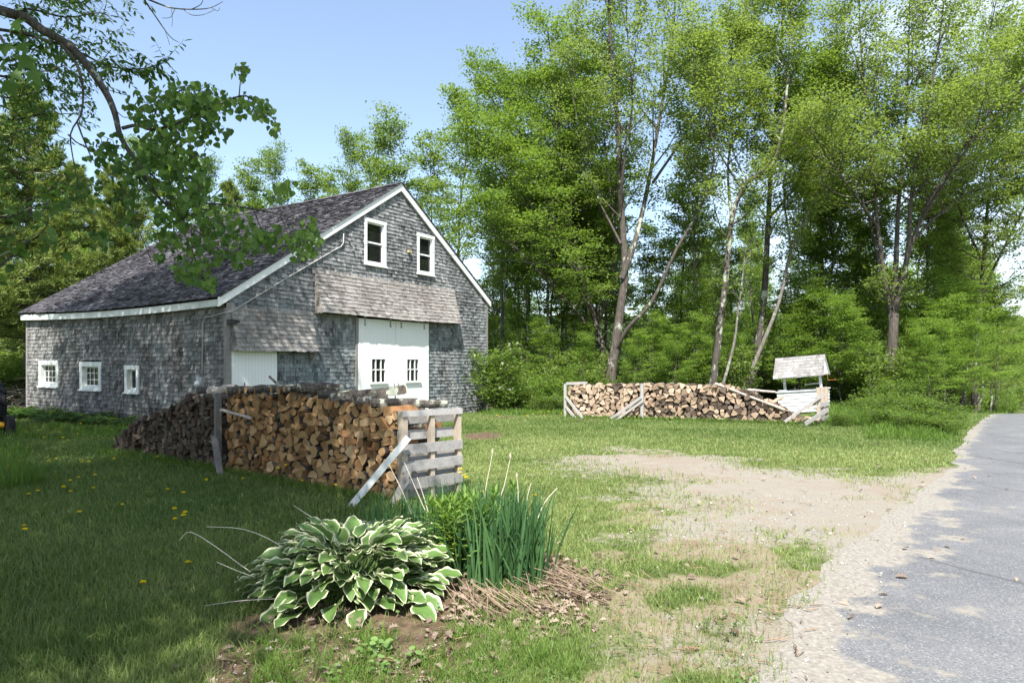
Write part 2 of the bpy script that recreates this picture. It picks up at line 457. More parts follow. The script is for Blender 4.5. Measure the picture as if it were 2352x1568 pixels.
DW = [(5.29, 6.36, 5.25, 6.82), (8.07, 9.08, 5.24, 6.75)]
LW = [(9.16, 10.52, 1.06, 1.96, 4, 3), (6.38, 7.71, 1.0, 1.91, 4, 3), (4.22, 5.0, .96, 1.8, 1, 1)]
ex = .128
gh = [(q[0] + .04, q[1] - .04, q[2] + .02, q[3] - .02) for q in DW] + [(4.99, 8.66, -1, 3.5), (.1, 1.6, -1, 2.3)]
def gspan(z):
    zt = z + ex * .9; a, b = .06, GW - .06
    if zt > ZL - .12: a = max(a, (zt - ZL + .12) / ((ZA - ZL) / SA))
    if zt > ZR - .12: b = min(b, GW - (zt - ZR + .12) / ((ZA - ZR) / (GW - SA)))
    return spans(a, b, gh, z, ex) if b - a > .05 else []
mb = MB(); shingles(mb, G, np.arange(-.32, ZA - .2, ex), gspan, ex, seed=1, thick=.026)
prof = [(0, -.5), (GW, -.5), (GW, ZR - .12), (SA, ZA - .14), (0, ZL - .12)]
mb.add([G(s, z, -.15) for s, z in prof] + [G(s, z, -.2) for s, z in prof], [(0, 1, 2, 3, 4), (9, 8, 7, 6, 5)] + [(i, i + 5, (i + 1) % 5 + 5, (i + 1) % 5) for i in range(5)], 1)
PB(mb, 'gable_wall', [m_sh, m_dark])
mb = MB(); lh = [(q[0] + .04, q[1] - .04, q[2] + .02, q[3] - .02) for q in LW]
shingles(mb, lambda s, z, o: Lw(s, z, o), np.arange(-.1, ZL - .16, ex), lambda z: spans(.05, LD - .03, lh, z, ex), ex, seed=2, thick=.026)
mb.box(Lw(0, -.5, -.2), VL * LD, ML * .05, ZZ * (ZL + .4), 1)
PB(mb, 'side_wall', [m_shl, m_dark])
# back and far walls
mb = MB(); mb.add([G(s, z, -LD) for s, z in prof], [(0, 1, 2, 3, 4)]); mb.add([G(GW, -.5, 0), G(GW, -.5, -LD), G(GW, ZR - .1, -LD), G(GW, ZR - .1, 0)], [(0, 1, 2, 3)])
PB(mb, 'rear_wall', [m_shl])

# roof: two shingled slopes
def roof_side(mb, s0, z0, seed):
    d = np.array([SA - s0, ZA - z0]); Ls = np.linalg.norm(d); d /= Ls; nn = np.array([-d[1], d[0]]) * (1 if s0 < SA else -1)
    def R(b, q, o):
        s = s0 + d[0] * q + nn[0] * o; z = z0 + d[1] * q + nn[1] * o
        sag = -.10 * math.sin(math.pi * np.clip(b / LD, 0, 1)) * (1 - .3 * q / Ls)
        return C0 + U * s + ZZ * (z + sag) - NG * b
    shingles(mb, R if s0 < SA else (lambda b, q, o: R(LD - b, q, o)), np.arange(0, Ls - .02, .125), lambda z: [(-.14, LD + .14)], .125, (.08, .26), .030, jit=.022, seed=seed)
    bs = np.linspace(-.03, LD + .03, 13)
    V = [R(b, q, o) for b in bs for o, q in ((-.012, .02), (-.012, Ls), (-.07, Ls), (-.07, .02))]
    Fs = [(i * 4 + j, i * 4 + (j + 1) % 4, i * 4 + 4 + (j + 1) % 4, i * 4 + 4 + j) for i in range(12) for j in range(4)] + [(3, 2, 1, 0), (48, 49, 50, 51)]
    mb.add(V, Fs, 1)
mb = MB(); roof_side(mb, -.26, ZL - .12, 5); roof_side(mb, GW + .16, ZR - .05, 6)
r_ = np.random.default_rng(3)
b = -.14
while b < LD + .1:                                  # ridge caps
    k = .2; P = [C0 + U * (SA + q) + ZZ * (ZA + .055 - abs(q) * .62 + r_.normal(0, .008) - .10 * math.sin(math.pi * min(max(b / LD, 0), 1)) * .7) - NG * bb for bb in (b, b + k) for q in (-.16, 0, .16)]
    mb.add(P, [(0, 1, 4, 3), (1, 2, 5, 4)], 0, float(r_.uniform(.2, .7))); b += k * .9
PB(mb, 'roof', [m_roof, m_dark])

# white rake boards, fascia, corner boards
for (s0, z0, s1, z1) in ((-.30, ZL - .16, SA, ZA - .005), (GW + .16, ZR - .09, SA, ZA - .005)):
    mb = MB(); V = [G(s0, z0 + .015, .10), G(s1, z1 - .012, .10), G(s1, z1 - .27, .10), G(s0, z0 - .23, .10)]
    V += [q - NG * .06 for q in V]
    mb.add(V, [(3, 2, 1, 0), (4, 5, 6, 7), (0, 1, 5, 4), (1, 2, 6, 5), (2, 3, 7, 6), (3, 0, 4, 7)]); PB(mb, 'rake_board', [m_white])
mb = MB(); n_ = 14
for i in range(n_):
    s0, s1 = i * LD / n_, (i + 1) * LD / n_
    f = lambda s: -.10 * math.sin(math.pi * s / LD)
    V = [Lw(s, ZL + dz + f(s), .20 + do) for s in (s0, s1) for dz, do in ((-.36, 0), (-.15, 0), (-.15, -.03), (-.36, -.03))]
    V += [Lw(s, ZL - .34 + f(s), o) for s in (s0, s1) for o in (.17, 0.)]
    mb.add(V, [(0, 4, 5, 1), (1, 5, 6, 2), (3, 7, 4, 0), (2, 6, 7, 3), (8, 9, 11, 10)])
PB(mb, 'fascia', [m_offw])
mb = MB(); mb.box(G(-.02, -.2, .0), U * .15, NG * .028, ZZ * (ZL - .05)); mb.box(Lw(-.03, -.2, .0), VL * .12, ML * .028, ZZ * (ZL - .2)); PB(mb, 'corner_board', [m_grey])
mb = MB(); mb.box(G(GW - .13, -.45, .0), U * .15, NG * .028, ZZ * (ZR + .3)); PB(mb, 'corner_board', [m_grey])
mb = MB(); mb.box(Lw(LD - .1, -.1, .0), VL * .12, ML * .026, ZZ * (ZL - .2)); PB(mb, 'corner_board', [m_grey])

# flared shingled canopies
def canopy(s0, s1, zb, zt, p, seed):
    mb = MB(); Ht = zt - zb
    def off(z): return p * np.clip((zt - z) / Ht, 0, 1) ** 1.25 + .014
    P = lambda s, z, o: G(s, z, off(z) + o)
    shingles(mb, P, np.arange(zb, zt - .02, .125), lambda z: [(s0, s1)], .125, (.1, .22), .024, seed=seed)
    zs = np.linspace(zb, zt, 9)
    for s, sg in ((s0, 1), (s1, -1)):
        Q = lambda a, z, o, s=s, sg=sg: G(s - sg * o * 1., z, a) if sg > 0 else G(s + o, z, a)
        shingles(mb, Q, np.arange(zb, zt - .1, .125), lambda z: [(0, float(off(z + .06)))], .125, (.1, .2), .01, seed=seed + 7)
    for i in range(8):
        mb.add([P(s0, zs[i], -.012), P(s1, zs[i], -.012), P(s1, zs[i + 1], -.012), P(s0, zs[i + 1], -.012)], [(0, 1, 2, 3)], 1)
    mb.box(G(s0 + .01, zb + .015, .01), U * (s1 - s0 - .02), NG * (p - .01), ZZ * .03, 1)
    o = PB(mb, 'canopy', [m_can, m_dark])
    return o
c1 = canopy(3.12, 10.42, 3.43, 4.78, .36, 11)
c2 = canopy(.12, 3.02, 2.2, 3.42, .32, 12)
mb = MB(); mb.beam(G(2.92, 1.88, .04), G(2.92, 2.2, .28), .06, .06); mb.box(G(2.89, 1.84, .01), U * .06, NG * .05, ZZ * .36)
PB(mb, 'bracket', [m_grey])

def window(Pf, A, Bn, s0, s1, z0, z1, cols, rows, rec, fw=.11, mrail=False, wh=None):
    """Pf(s,z,o) maps to the wall; A along the wall, Bn outward"""
    wh = wh or m_white
    mb = MB(); o0 = .05
    D = rec + o0
    mb.box(Pf(s0, z0 + .0, -rec), A * fw, Bn * D, ZZ * (z1 - z0)); mb.box(Pf(s1 - fw, z0, -rec), A * fw, Bn * D, ZZ * (z1 - z0))
    mb.box(Pf(s0 - .02, z1 - fw, -rec), A * (s1 - s0 + .04), Bn * (D + .004), ZZ * (fw + .004)); mb.box(Pf(s0 + fw, z0 + .004, -rec), A * (s1 - s0 - 2 * fw), Bn * (D - .003), ZZ * (fw * .7))
    w = PB(mb, 'window', [wh])
    mb = MB(); mb.box(Pf(s0 - .03, z0 - .045, .005), A * (s1 - s0 + .06), Bn * .085, ZZ * .045); w2 = PB(mb, 'sill', [wh], parent=w)
    a0, a1, b0, b1 = s0 + fw, s1 - fw, z0 + fw * .7, z1 - fw
    mb = MB(); so = -rec + .02; sw = .045
    for q in (a0, a1 - sw): mb.box(Pf(q, b0, so), A * sw, Bn * .03, ZZ * (b1 - b0))
    for q in (b0, b1 - sw): mb.box(Pf(a0 + sw, q, so), A * (a1 - a0 - 2 * sw), Bn * .03, ZZ * sw)
    for i in range(1, cols): mb.box(Pf(a0 + (a1 - a0) * i / cols - .011, b0 + sw, so + .002), A * .022, Bn * .024, ZZ * (b1 - b0 - 2 * sw))
    for i in range(1, rows): mb.box(Pf(a0 + sw, b0 + (b1 - b0) * i / rows - .011, so + .004), A * (a1 - a0 - 2 * sw), Bn * .018, ZZ * .022)
    if mrail: mb.box(Pf(a0 + sw, (b0 + b1) / 2 - .03, so + .004), A * (a1 - a0 - 2 * sw), Bn * .034, ZZ * .06)
    PB(mb, 'sash', [wh], parent=w)
    mb = MB(); mb.box(Pf(a0 + .005, b0 + .005, so - .012), A * (a1 - a0 - .01), Bn * .012, ZZ * (b1 - b0 - .01)); PB(mb, 'pane', [m_glass], parent=w)
    return w
for q in DW: window(G, U, NG, *q, 1, 1, .07, .115, True)
for q in LW: window(Lw, VL, ML, *q, .13, .15 if q[4] > 1 else .13, False, m_offw)

# sliding doors with small six pane windows
m_door, nt = newmat('door_boards'); n = N(nt)
dv = n.n('ShaderNodeVectorMath', operation='DOT_PRODUCT'); n.l(n.pos(), dv.inputs[0]); dv.inputs[1].default_value = tuple(U)
sw_ = n.math('PINGPONG', dv.outputs['Value'], .055)
seam = n.mapr(sw_, .0, .006); dn = n.noise(2.5, n.pos((2, 2, .7)), 5, .65)
c = n.mix(n.mapr(dn, .5, .8, 0, .35), (.80, .81, .81), (.66, .67, .66))
n.out(n.pbsdf(n.mix(seam, (.50, .51, .52), c), .55, .25, n.bump(seam, .5, .006)))
for (s0, s1, w0, w1, hs) in ((4.97, 6.80, 5.52, 6.31, 6.70), (6.82, 8.68, 7.36, 8.12, 6.93)):
    mb = MB(); wz0, wz1 = 1.22, 2.06; T = .05; o = .035
    mb.box(G(s0, -.08, o), U * (w0 - s0), NG * T, ZZ * 3.46); mb.box(G(w1, -.08, o), U * (s1 - w1), NG * T, ZZ * 3.46)
    mb.box(G(w0, -.08, o), U * (w1 - w0), NG * T, ZZ * (wz0 + .08)); mb.box(G(w0, wz1, o), U * (w1 - w0), NG * T, ZZ * (3.38 - wz1))
    d = PB(mb, 'sliding_door', [m_door])
    mb = MB(); f = .055
    mb.box(G(w0, wz0, o + .01), U * f, NG * .06, ZZ * (wz1 - wz0)); mb.box(G(w1 - f, wz0, o + .01), U * f, NG * .06, ZZ * (wz1 - wz0))
    mb.box(G(w0 + f, wz1 - f, o + .01), U * (w1 - w0 - 2 * f), NG * .058, ZZ * f); mb.box(G(w0 - .05, wz0 - .07, o + .01), U * (w1 - w0 + .1), NG * .11, ZZ * .07)
    for i in (1, 2): mb.box(G(w0 + (w1 - w0) * i / 3 - .018, wz0, o + .02), U * .036, NG * .035, ZZ * (wz1 - wz0 - f))
    mb.box(G(w0 + f, (wz0 + wz1) / 2 - .018, o + .022), U * (w1 - w0 - 2 * f), NG * .03, ZZ * .036)
    PB(mb, 'window_frame', [m_white], parent=d)
    mb = MB(); mb.box(G(w0 + .02, wz0, o + .004), U * (w1 - w0 - .04), NG * .01, ZZ * (wz1 - wz0 - .02)); PB(mb, 'pane', [m_glass], parent=d)
    mb = MB(); h = [G(hs, z, o + T + q) for z, q in ((1.14, .0), (1.10, .03), (1.0, .045), (.9, .03), (.86, .0))]; mb.tube(smooth_path(h, 3), .012, 6)
    PB(mb, 'handle', [m_iron], True, parent=d)
    for q in (s0 + .28, s1 - .28):
        mb = MB(); mb.box(G(q - .03, 3.16, o + T + .001), U * .06, NG * .012, ZZ * .3); mb.tube([G(q, 3.17, o + T), G(q, 3.17, o + T + .03)], .035, 8); PB(mb, 'hanger', [m_metal], parent=d)
mb = MB(); mb.box(G(4.86, -.1, .012), U * .1, NG * .05, ZZ * 3.5); PB(mb, 'door_post', [m_grey])
mb = MB(); mb.box(G(6.74, -.05, .092), U * .02, NG * .02, ZZ * .9); PB(mb, 'latch_rod', [m_iron])
mb = MB(); mb.box(G(.13, -.1, .02), U * 1.5, NG * .05, ZZ * 2.36); d = PB(mb, 'side_door', [m_door])
mb = MB(); mb.tube([G(.52, 1.33, .07), G(.50, 1.28, .1), G(.52, 1.22, .07)], .012, 6); PB(mb, 'handle', [m_iron], parent=d)

# electric service: conduit, weather head, meter, floodlight, insulators
m_cond = plain_mat('grey_cable', (.34, .34, .33), .6, .3)
pts = [Lw(1.02, 1.42, .05), Lw(1.0, 2.2, .05), Lw(.98, 3.0, .05), Lw(.86, 3.14, .05), Lw(.3, 3.2, .05), Lw(-.02, 3.24, .06)]
pts += [G(.12, 3.28, .05), G(2., 4.4, .045), G(3.9, 5.5, .045), G(4.2, 5.66, .045), G(4.3, 5.8, .05), G(4.3, 6.1, .06)]
mb = MB(); mb.tube(pts, .021, 8); PB(mb, 'conduit', [m_cond], True)
mb = MB(); mb.box(Lw(.94, 1.08, .005), VL * .26, ML * .12, ZZ * .4); w = PB(mb, 'electric_meter', [m_metal])
mb = MB(); mb.tube([Lw(1.07, 1.28, .125), Lw(1.07, 1.28, .17), Lw(1.07, 1.28, .23)], [.088, .09, .075], 14)
PB(mb, 'dial_cover', [plain_mat('pale_glass', (.55, .58, .58), .15, .6)], True, parent=w)
mb = MB(); mb.box(G(-.02, 2.93, .03), U * .2, NG * .14, ZZ * .13); mb.box(G(.19, 2.98, .12), U * .09, NG * .07, ZZ * .07); mb.tube([G(.14, 2.99, .1), G(.24, 3.01, .15)], .015, 6); PB(mb, 'floodlight', [m_iron])
for s, z in ((4.55, 5.93), (4.66, 5.78), (4.72, 5.62)):
    mb = MB(); mb.tube([G(s, z, .02), G(s, z, .1)], .035, 8); PB(mb, 'insulator', [m_metal])
mb = MB(); mb.box(G(7.5, 5.93, .02), U * .16, NG * .1, ZZ * .1); PB(mb, 'wall_lamp', [plain_mat('cream_plastic', (.5, .42, .25), .5)])
# overhead service wires across the yard
for (a, b, sag, lab) in ((G(4.66, 5.82, .1), at(2420, 630, 38), .75, 'thin dark service wire running from the barn gable across to the road trees'), (at(1160, 620, 44), at(2600, 675, 40), .5, 'faint lower wire strung through the trees behind the yard')):
    t_ = np.linspace(0, 1, 24)[:, None]; P = a * (1 - t_) + b * t_; P[:, 2] -= sag * 4 * (t_ * (1 - t_))[:, 0]
    mb = MB(); mb.tube(P, .009, 5); o = mb.build('service_wire', [m_iron]); tag(o, lab, 'wire')
# ---------------------------------------------------------------- firewood
def wood_face(name, stops):
    m, nt = newmat(name); n = N(nt)
    a = n.noise(26, n.pos(), 5, .7); b = n.noise(5, n.pos(), 3)
    f = n.math('ADD', n.math('MULTIPLY', n.attr('tint'), .6), n.math('ADD', n.math('MULTIPLY', a, .35), n.math('MULTIPLY', b, .2)))
    n.out(n.pbsdf(n.ramp(f, stops), .85, .12, n.bump(a, .5, .005))); return m
m_end = wood_face('cut_wood_end', [(.2, (.075, .042, .02)), (.42, (.22, .125, .055)), (.7, (.40, .25, .125)), (1, (.58, .42, .26))])
m_split = wood_face('split_wood', [(.2, (.13, .06, .028)), (.5, (.32, .17, .08)), (.8, (.46, .29, .165)), (1, (.58, .43, .29))])
m_bark = bark_mat('log_bark', (.03, .025, .022), (.14, .125, .11), .3, 2.)
m_endo = wood_face('old_wood_end', [(.2, (.03, .023, .018)), (.5, (.085, .062, .048)), (.8, (.17, .13, .105)), (1, (.30, .25, .21))])
m_endf = wood_face('seasoned_wood_end', [(.2, (.12, .085, .06)), (.45, (.27, .195, .135)), (.75, (.42, .32, .235)), (1, (.56, .46, .36))])
m_splitf = wood_face('seasoned_split_wood', [(.2, (.16, .12, .09)), (.5, (.33, .25, .18)), (1, (.54, .45, .36))])
m_birch = bark_mat('birch_bark', (.30, .24, .20), (.62, .56, .50), 0, 2.)

def log_poly(r, kind, sz):
    if kind == 'round':
        k = 11; a = np.arange(k) * 2 * math.pi / k
        R = sz * .44 * (1 + r.normal(0, .045, k)); return np.stack([R * np.cos(a), R * np.sin(a) * r.uniform(.88, 1)], 1), [1] * k
    if kind == 'half':
        a = np.linspace(0, math.pi, 7); P = np.stack([np.cos(a) * sz * .62, np.sin(a) * sz * .58], 1); return P, [1] * 6 + [0]
    if kind == 'wedge':
        sp = r.uniform(.75, 1.35); a = np.linspace(-sp / 2, sp / 2, 4) + math.pi / 2; R = sz * r.uniform(.95, 1.15)
        P = np.concatenate([[[0, 0]], np.stack([np.cos(a) * R, np.sin(a) * R], 1)]); P -= P.mean(0); return P, [0, 1, 1, 1, 0]
    k = r.integers(4, 6); a = np.sort(np.arange(k) * 2 * math.pi / k + r.normal(0, .28, k)); R = sz * .55 * r.uniform(.75, 1.2, k)
    t = [0] * k; t[int(r.integers(k))] = 1
    return np.stack([R * np.cos(a), R * np.sin(a) * .85], 1), t

def profile(P, step):
    lo = math.floor(P[:, 0].min() / step); hi = math.ceil(P[:, 0].max() / step)
    cs = np.arange(lo, hi + 1) * step; L = np.full(len(cs), 1e9); H = np.full(len(cs), -1e9)
    Q = np.vstack([P, P[:1]])
    for (x0, y0), (x1, y1) in zip(Q[:-1], Q[1:]):
        if abs(x1 - x0) < 1e-6: continue
        a, b = min(x0, x1), max(x0, x1); m = (cs >= a - 1e-9) & (cs <= b + 1e-9)
        y = y0 + (cs[m] - x0) / (x1 - x0) * (y1 - y0); L[m] = np.minimum(L[m], y); H[m] = np.maximum(H[m], y)
    ok = L < 1e8
    return lo + np.where(ok)[0][0], L[ok], H[ok]

def pack(r, width, top, kinds, size, maxn=1200, step=.01):
    ncol = int(width / step) + 1; h = np.zeros(ncol) + r.uniform(0, .02, ncol)
    tp = np.array([top(i * step) for i in range(ncol)]); out = []
    fail = 0
    while len(out) < maxn and fail < 25:
        kind = r.choice([k for k, _ in kinds], p=[p for _, p in kinds]); sz = r.uniform(*size)
        P0, ty = log_poly(r, kind, sz); best = None
        for c in range(26):
            an = r.uniform(0, 2 * math.pi) if kind != 'half' else r.choice([0, math.pi, 0.2, -.25, math.pi + .2, 1.4])
            ca, sa = math.cos(an), math.sin(an); P = P0 @ np.array([[ca, sa], [-sa, ca]])
            i0, L, H = profile(P, step)
            for q in range(6):
                ci = int(r.integers(0, ncol)); a = ci + i0; b = a + len(L)
                if a < 0 or b > ncol: continue
                z = (h[a:b] - L).max()
                if z + H.max() * .55 > tp[a:b].mean(): continue
                sc = z + .5 * (H.max()) + 1.1 * ((z + L) - h[a:b]).mean()
                if best is None or sc < best[0]: best = (sc, a, b, z, P, L, H, ci)
        if best is None: fail += 1; continue
        fail = 0; _, a, b, z, P, L, H, ci = best
        h[a:b] = z + H - .003
        out.append((ci * step, z, P, ty, kind, sz))
    return out

def add_log(mb, r, o, e, d, P, ty, ln, t, mats=(0, 1, 2), yaw=.05):
    """o: centre of front end, e: along the pile, d: depth direction"""
    k = len(P); d2 = norm(d + e * r.normal(0, yaw) + ZZ * r.normal(0, yaw * .5)); sc = r.uniform(.88, 1.04)
    ph = r.uniform(-.02, .02, k)
    A = [o + e * p[0] * .985 + ZZ * p[1] * .985 + d * q for p, q in zip(P, ph)]
    Mq = [o + d2 * ln * .5 + e * p[0] * .98 + ZZ * p[1] * .98 for p in P]
    B = [o + d2 * ln + e * p[0] * sc + ZZ * p[1] * sc for p in P]
    F = [tuple(range(k)), tuple(range(3 * k - 1, 2 * k - 1, -1))]; m = [mats[0], mats[0]]
    for s in range(2):
        for i in range(k):
            j = (i + 1) % k; F.append((s * k + i, (s + 1) * k + i, (s + 1) * k + j, s * k + j)); m.append(mats[2] if ty[i] else mats[1])
    mb.add(A + Mq + B, F, m, t)

Pa, Pb = np.array([-4.97, 11.72, 0]), np.array([-1.52, 9.17, 0])
EN = norm(Pb - Pa); DN = np.array([-EN[1], EN[0], 0])           # along the face, into the pile
LEN = np.linalg.norm(Pb - Pa)
topn = lambda u: np.interp(u, [0, .4, 1.2, 2.2, 3.0, 3.6, LEN], [1.27, 1.34, 1.36, 1.38, 1.30, 1.27, 1.2])
r = np.random.default_rng(42)
near = pack(r, LEN, topn, [('round', .24), ('half', .22), ('wedge', .32), ('quad', .22)], (.085, .215))
print('near logs', len(near))
ORD = ['bottom', 'second', 'third', 'fourth', 'fifth', 'sixth', 'seventh', 'eighth', 'ninth', 'tenth', 'eleventh', 'twelfth', 'thirteenth', 'fourteenth', 'fifteenth', 'sixteenth', 'seventeenth', 'eighteenth', 'nineteenth', 'twentieth'] + ['twenty-' + q for q in ('first', 'second', 'third', 'fourth', 'fifth', 'sixth', 'seventh', 'eighth', 'ninth')]
NUM = ['first'] + ORD[1:]
colw = .16
cols = {}
for i, q in enumerate(near): cols.setdefault(int((LEN - q[0]) / colw), []).append(i)
rank = {}
for cidx, L in cols.items():
    for k, i in enumerate(sorted(L, key=lambda i: near[i][1])): rank[i] = (cidx, k, len(L))
score = [-(q[5] + r.uniform(0, .02)) / (11.7 - 2.5 * q[0] / LEN) for q in near]
keep = set(np.argsort(score)[:296])
rest = MB(); KW = dict(round='round log', half='half-split log', wedge='wedge-split log', quad='blocky split log')
for i, (u, z, P, ty, kind, sz) in enumerate(near):
    fresh = sstep(1.5, 3.2, u); t = float(np.clip(r.normal(.36 + .26 * fresh, .22), .0, 1)); dark = r.random() < .07  # fresher wood towards the pallet; duller left end also stands in for shade
    if dark: t = .0
    ln = r.uniform(.40, .47); o = Pa + EN * u + ZZ * z + DN * (abs(r.normal(0, .045))); o[2] += float(ground_h(o[0], o[1]))
    if i in keep:
        mb = MB(); add_log(mb, r, o * 0, EN, DN, P, ty, ln, t, yaw=.11)
        ob = mb.build('firewood_log', [m_end, m_split, m_bark]); ob.location = tuple(o)
        cidx, k, nk = rank[i]; look = 'dark' if dark else ('pale' if t > .6 else ('orange-tan' if t > .42 else 'brown'))
        pos = 'top' if k == nk - 1 else ORD[k]
        tag(ob, f'{look} {KW[kind]}, {pos} in the {NUM[cidx]} column from the pallet of the near woodpile', 'firewood log', 'split firewood logs of the near woodpile')
    else: add_log(rest, r, o, EN, DN, P, ty, ln, t)
# second row behind the face
back = pack(r, LEN - .05, lambda u: topn(u) - .02, [('round', .3), ('half', .25), ('wedge', .25), ('quad', .2)], (.15, .24))
for (u, z, P, ty, kind, sz) in back:
    o = Pa + EN * u + ZZ * z + DN * (.52 + r.normal(0, .02)); add_log(rest, r, o, EN, DN, P, ty, r.uniform(.42, .48), float(r.uniform(.2, .8)))
# older weathered section to the left of the post
Qa, Qb = np.array([-8.45, 14.35, 0]), np.array([-5.08, 11.82, 0]); EO = norm(Qb - Qa); DO = np.array([-EO[1], EO[0], 0]); LO = np.linalg.norm(Qb - Qa)
topo = lambda u: np.interp(u, [0, .25, .6, 1.3, 1.9, 2.7, 3.3, LO], [.08, .3, .5, .78, .9, 1.08, 1.3, 1.30])
for row, (nn, szr) in enumerate([(0, (.10, .18)), (1, (.14, .22))]):
    for (u, z, P, ty, kind, sz) in pack(r, LO, topo, [('round', .15), ('half', .2), ('wedge', .35), ('quad', .3)], szr):
        o = Qa + EO * u + ZZ * z + DO * (row * .5 + r.normal(0, .035)); add_log(rest, r, o, EO, DO, P, ty, r.uniform(.38, .46), float(np.clip(r.normal(.4, .22), 0, 1)), (3, 3, 2), .09)
o = rest.build('old_firewood', [m_end, m_split, m_bark, m_endo])
tag(o, 'older weathered dark firewood behind and left of the fresh stack by the barn', 'firewood', kind='stuff')

def loose_log(p, q, r0, lab, mats, name='loose_log', knots=2, sides=9, group=None, split=False):
    p = np.asarray(p, float); q = np.asarray(q, float); mid = (p + q) / 2
    t_ = np.linspace(0, 1, 6)[:, None]; P = p * (1 - t_) + q * t_ + np.random.default_rng(int(abs(p[0] * 977))).normal(0, r0 * .08, (6, 3)); P = P - mid
    mb = MB()
    if split:
        d = norm(q - p); sd = norm(np.cross(d, ZZ)); u = np.cross(sd, d); sh = [(-1, -.5), (.9, -.6), (.35, .75), (-.7, .5)]
        V = [e + (sd * a + u * b) * r0 for e in (p - mid, q - mid) for a, b in sh]
        mb.add(V, [(0, 1, 2, 3), (7, 6, 5, 4)] + [(i, i + 4, (i + 1) % 4 + 4, (i + 1) % 4) for i in range(4)], [0, 0, 1, 2, 1, 1], .8)
    else:
        mb.tube(P, np.linspace(r0, r0 * .9, 6), sides, 2, .5, False)
        k = sides; n0 = mb.n
        mb.add(mb.V[-1][:k], [tuple(range(k - 1, -1, -1))], 0, .6); mb.add(mb.V[-2][-k:], [tuple(range(k))], 0, .6)
    o = mb.build(name, mats, smooth=False); o.location = tuple(mid); return tag(o, lab, 'firewood log', group)
MT = [m_end, m_split, m_bark]
def onp(u, z, d): return Pa + EN * u + ZZ * (z + float(ground_h(*(Pa + EN * u)[:2]))) + DN * d
TL = 'logs lying on top of the near woodpile'
for k_, (u_, z_, r_2) in enumerate([(.55, 1.40, .055), (.75, 1.41, .06), (1.5, 1.44, .055), (1.72, 1.45, .07), (1.9, 1.46, .05)]):
    loose_log(onp(u_, z_, -.03 - .02 * k_), onp(u_ + .1, z_ + .02, .42), r_2, ('thin', 'stout', 'lichened', 'thick pale-ended', 'slim dark')[k_] + ' round log lying end-on along the top of the near woodpile', MT, group=TL)
loose_log(onp(.22, 1.38, -.05), onp(.42, 1.40, .45), .075, 'thick grey-barked round log topmost near the post of the near woodpile', MT, group=TL)
loose_log(onp(1.0, 1.44, -.04), onp(1.28, 1.45, .45), .065, 'grey-barked round log lying slanted on top left of the near woodpile', MT, group=TL)
loose_log(onp(2.15, 1.49, -.06), onp(2.55, 1.46, .5), .09, 'thickest round log, highest on top of the near woodpile, lichen on its bark', MT, group=TL)
loose_log(onp(2.62, 1.40, -.03), onp(3.0, 1.41, .45), .058, 'lichen-grey round log lying below the thickest log on the near woodpile', MT, group=TL)
loose_log(onp(2.95, 1.36, -.08), onp(3.42, 1.43, .30), .08, 'long fresh pale split log on top of the near woodpile', MT, group=TL, split=True)
loose_log(onp(3.35, 1.40, .32), onp(3.78, 1.47, .62), .1, 'big mossy split log tilted up against the white double doors', MT, group=TL, split=True)
loose_log(onp(3.75, 1.30, .0), onp(4.15, 1.31, .5), .065, 'barked log resting slantwise just left of the pallet top', MT, group=TL)
loose_log(onp(3.42, 1.33, -.04), onp(3.70, 1.34, .35), .075, 'fresh orange split log beside the long pale log', MT, group=TL, split=True)
loose_log(onp(4.0, 1.27, .3), onp(4.5, 1.29, .75), .06, 'thin barked log sticking out over the pallet end', MT, group=TL)
loose_log(onp(.12, 1.06, -.10), onp(.98, .96, -.07), .026, 'thin peeled stick poking out of the near woodpile face', [m_split, m_split, m_birch], name='stick')
loose_log(onp(.55, 1.62, .55), onp(.85, 1.45, .55), .022, 'short crooked stick on top of the near woodpile', MT, name='stick')
loose_log(onp(-.75, 1.33, .2), onp(-.15, 1.40, .35), .09, 'large bleached knotty log crowning the old firewood', [m_endo, m_splitf, m_birch], group='logs on top of the old firewood')
loose_log(onp(-1.0, 1.33, .1), onp(-.55, 1.38, .6), .085, 'dark round log crowning the old firewood', [m_endo, m_endo, m_bark], group='logs on top of the old firewood')
# post and props
m_prop = wood_mat('pale_prop_board', (.42, .45, .44), (.70, .72, .71))
mb = MB(); b0 = Pa - EN * .06 - DN * .05; mb.box(np.zeros(3) + np.array([-.04, -.05, -.1]), np.array([.075, 0, 0]), np.array([0, .1, 0]), ZZ * 1.42, 0, .05)
o = mb.build('stack_post', [m_grey]); o.location = tuple(b0); o.rotation_euler = (0, 0, math.atan2(EN[1], EN[0])); tag(o, 'weathered upright post between the old and the fresh firewood', 'post')
def plank(p, q, w, h, lab, mat, cat='board', name='prop_board', t=.5):
    p = np.asarray(p, float); q = np.asarray(q, float); mb = MB(); mb.beam(p * 0, q - p, w, h, m=0, t=t); o = mb.build(name, [mat]); o.location = tuple(p); return tag(o, lab, cat)
plank(Pa + np.array([.18, -.50, 0]), Pa - EN * .1 - DN * .10 + ZZ * .62, .10, .035, 'dark grey plank leaning on the post of the near woodpile', m_grey, t=.1)
plank(at(802, 1150, 8.75) * [1, 1, 0], at(938, 1004, 8.93), .035, .085, 'pale board propping the near pallet, slanting across the logs', m_prop, t=.7)
plank(at(898, 1130, 8.85) * [1, 1, 0], at(940, 1080, 8.95), .03, .07, 'short brown board wedged at the foot of the near pallet', m_grey)

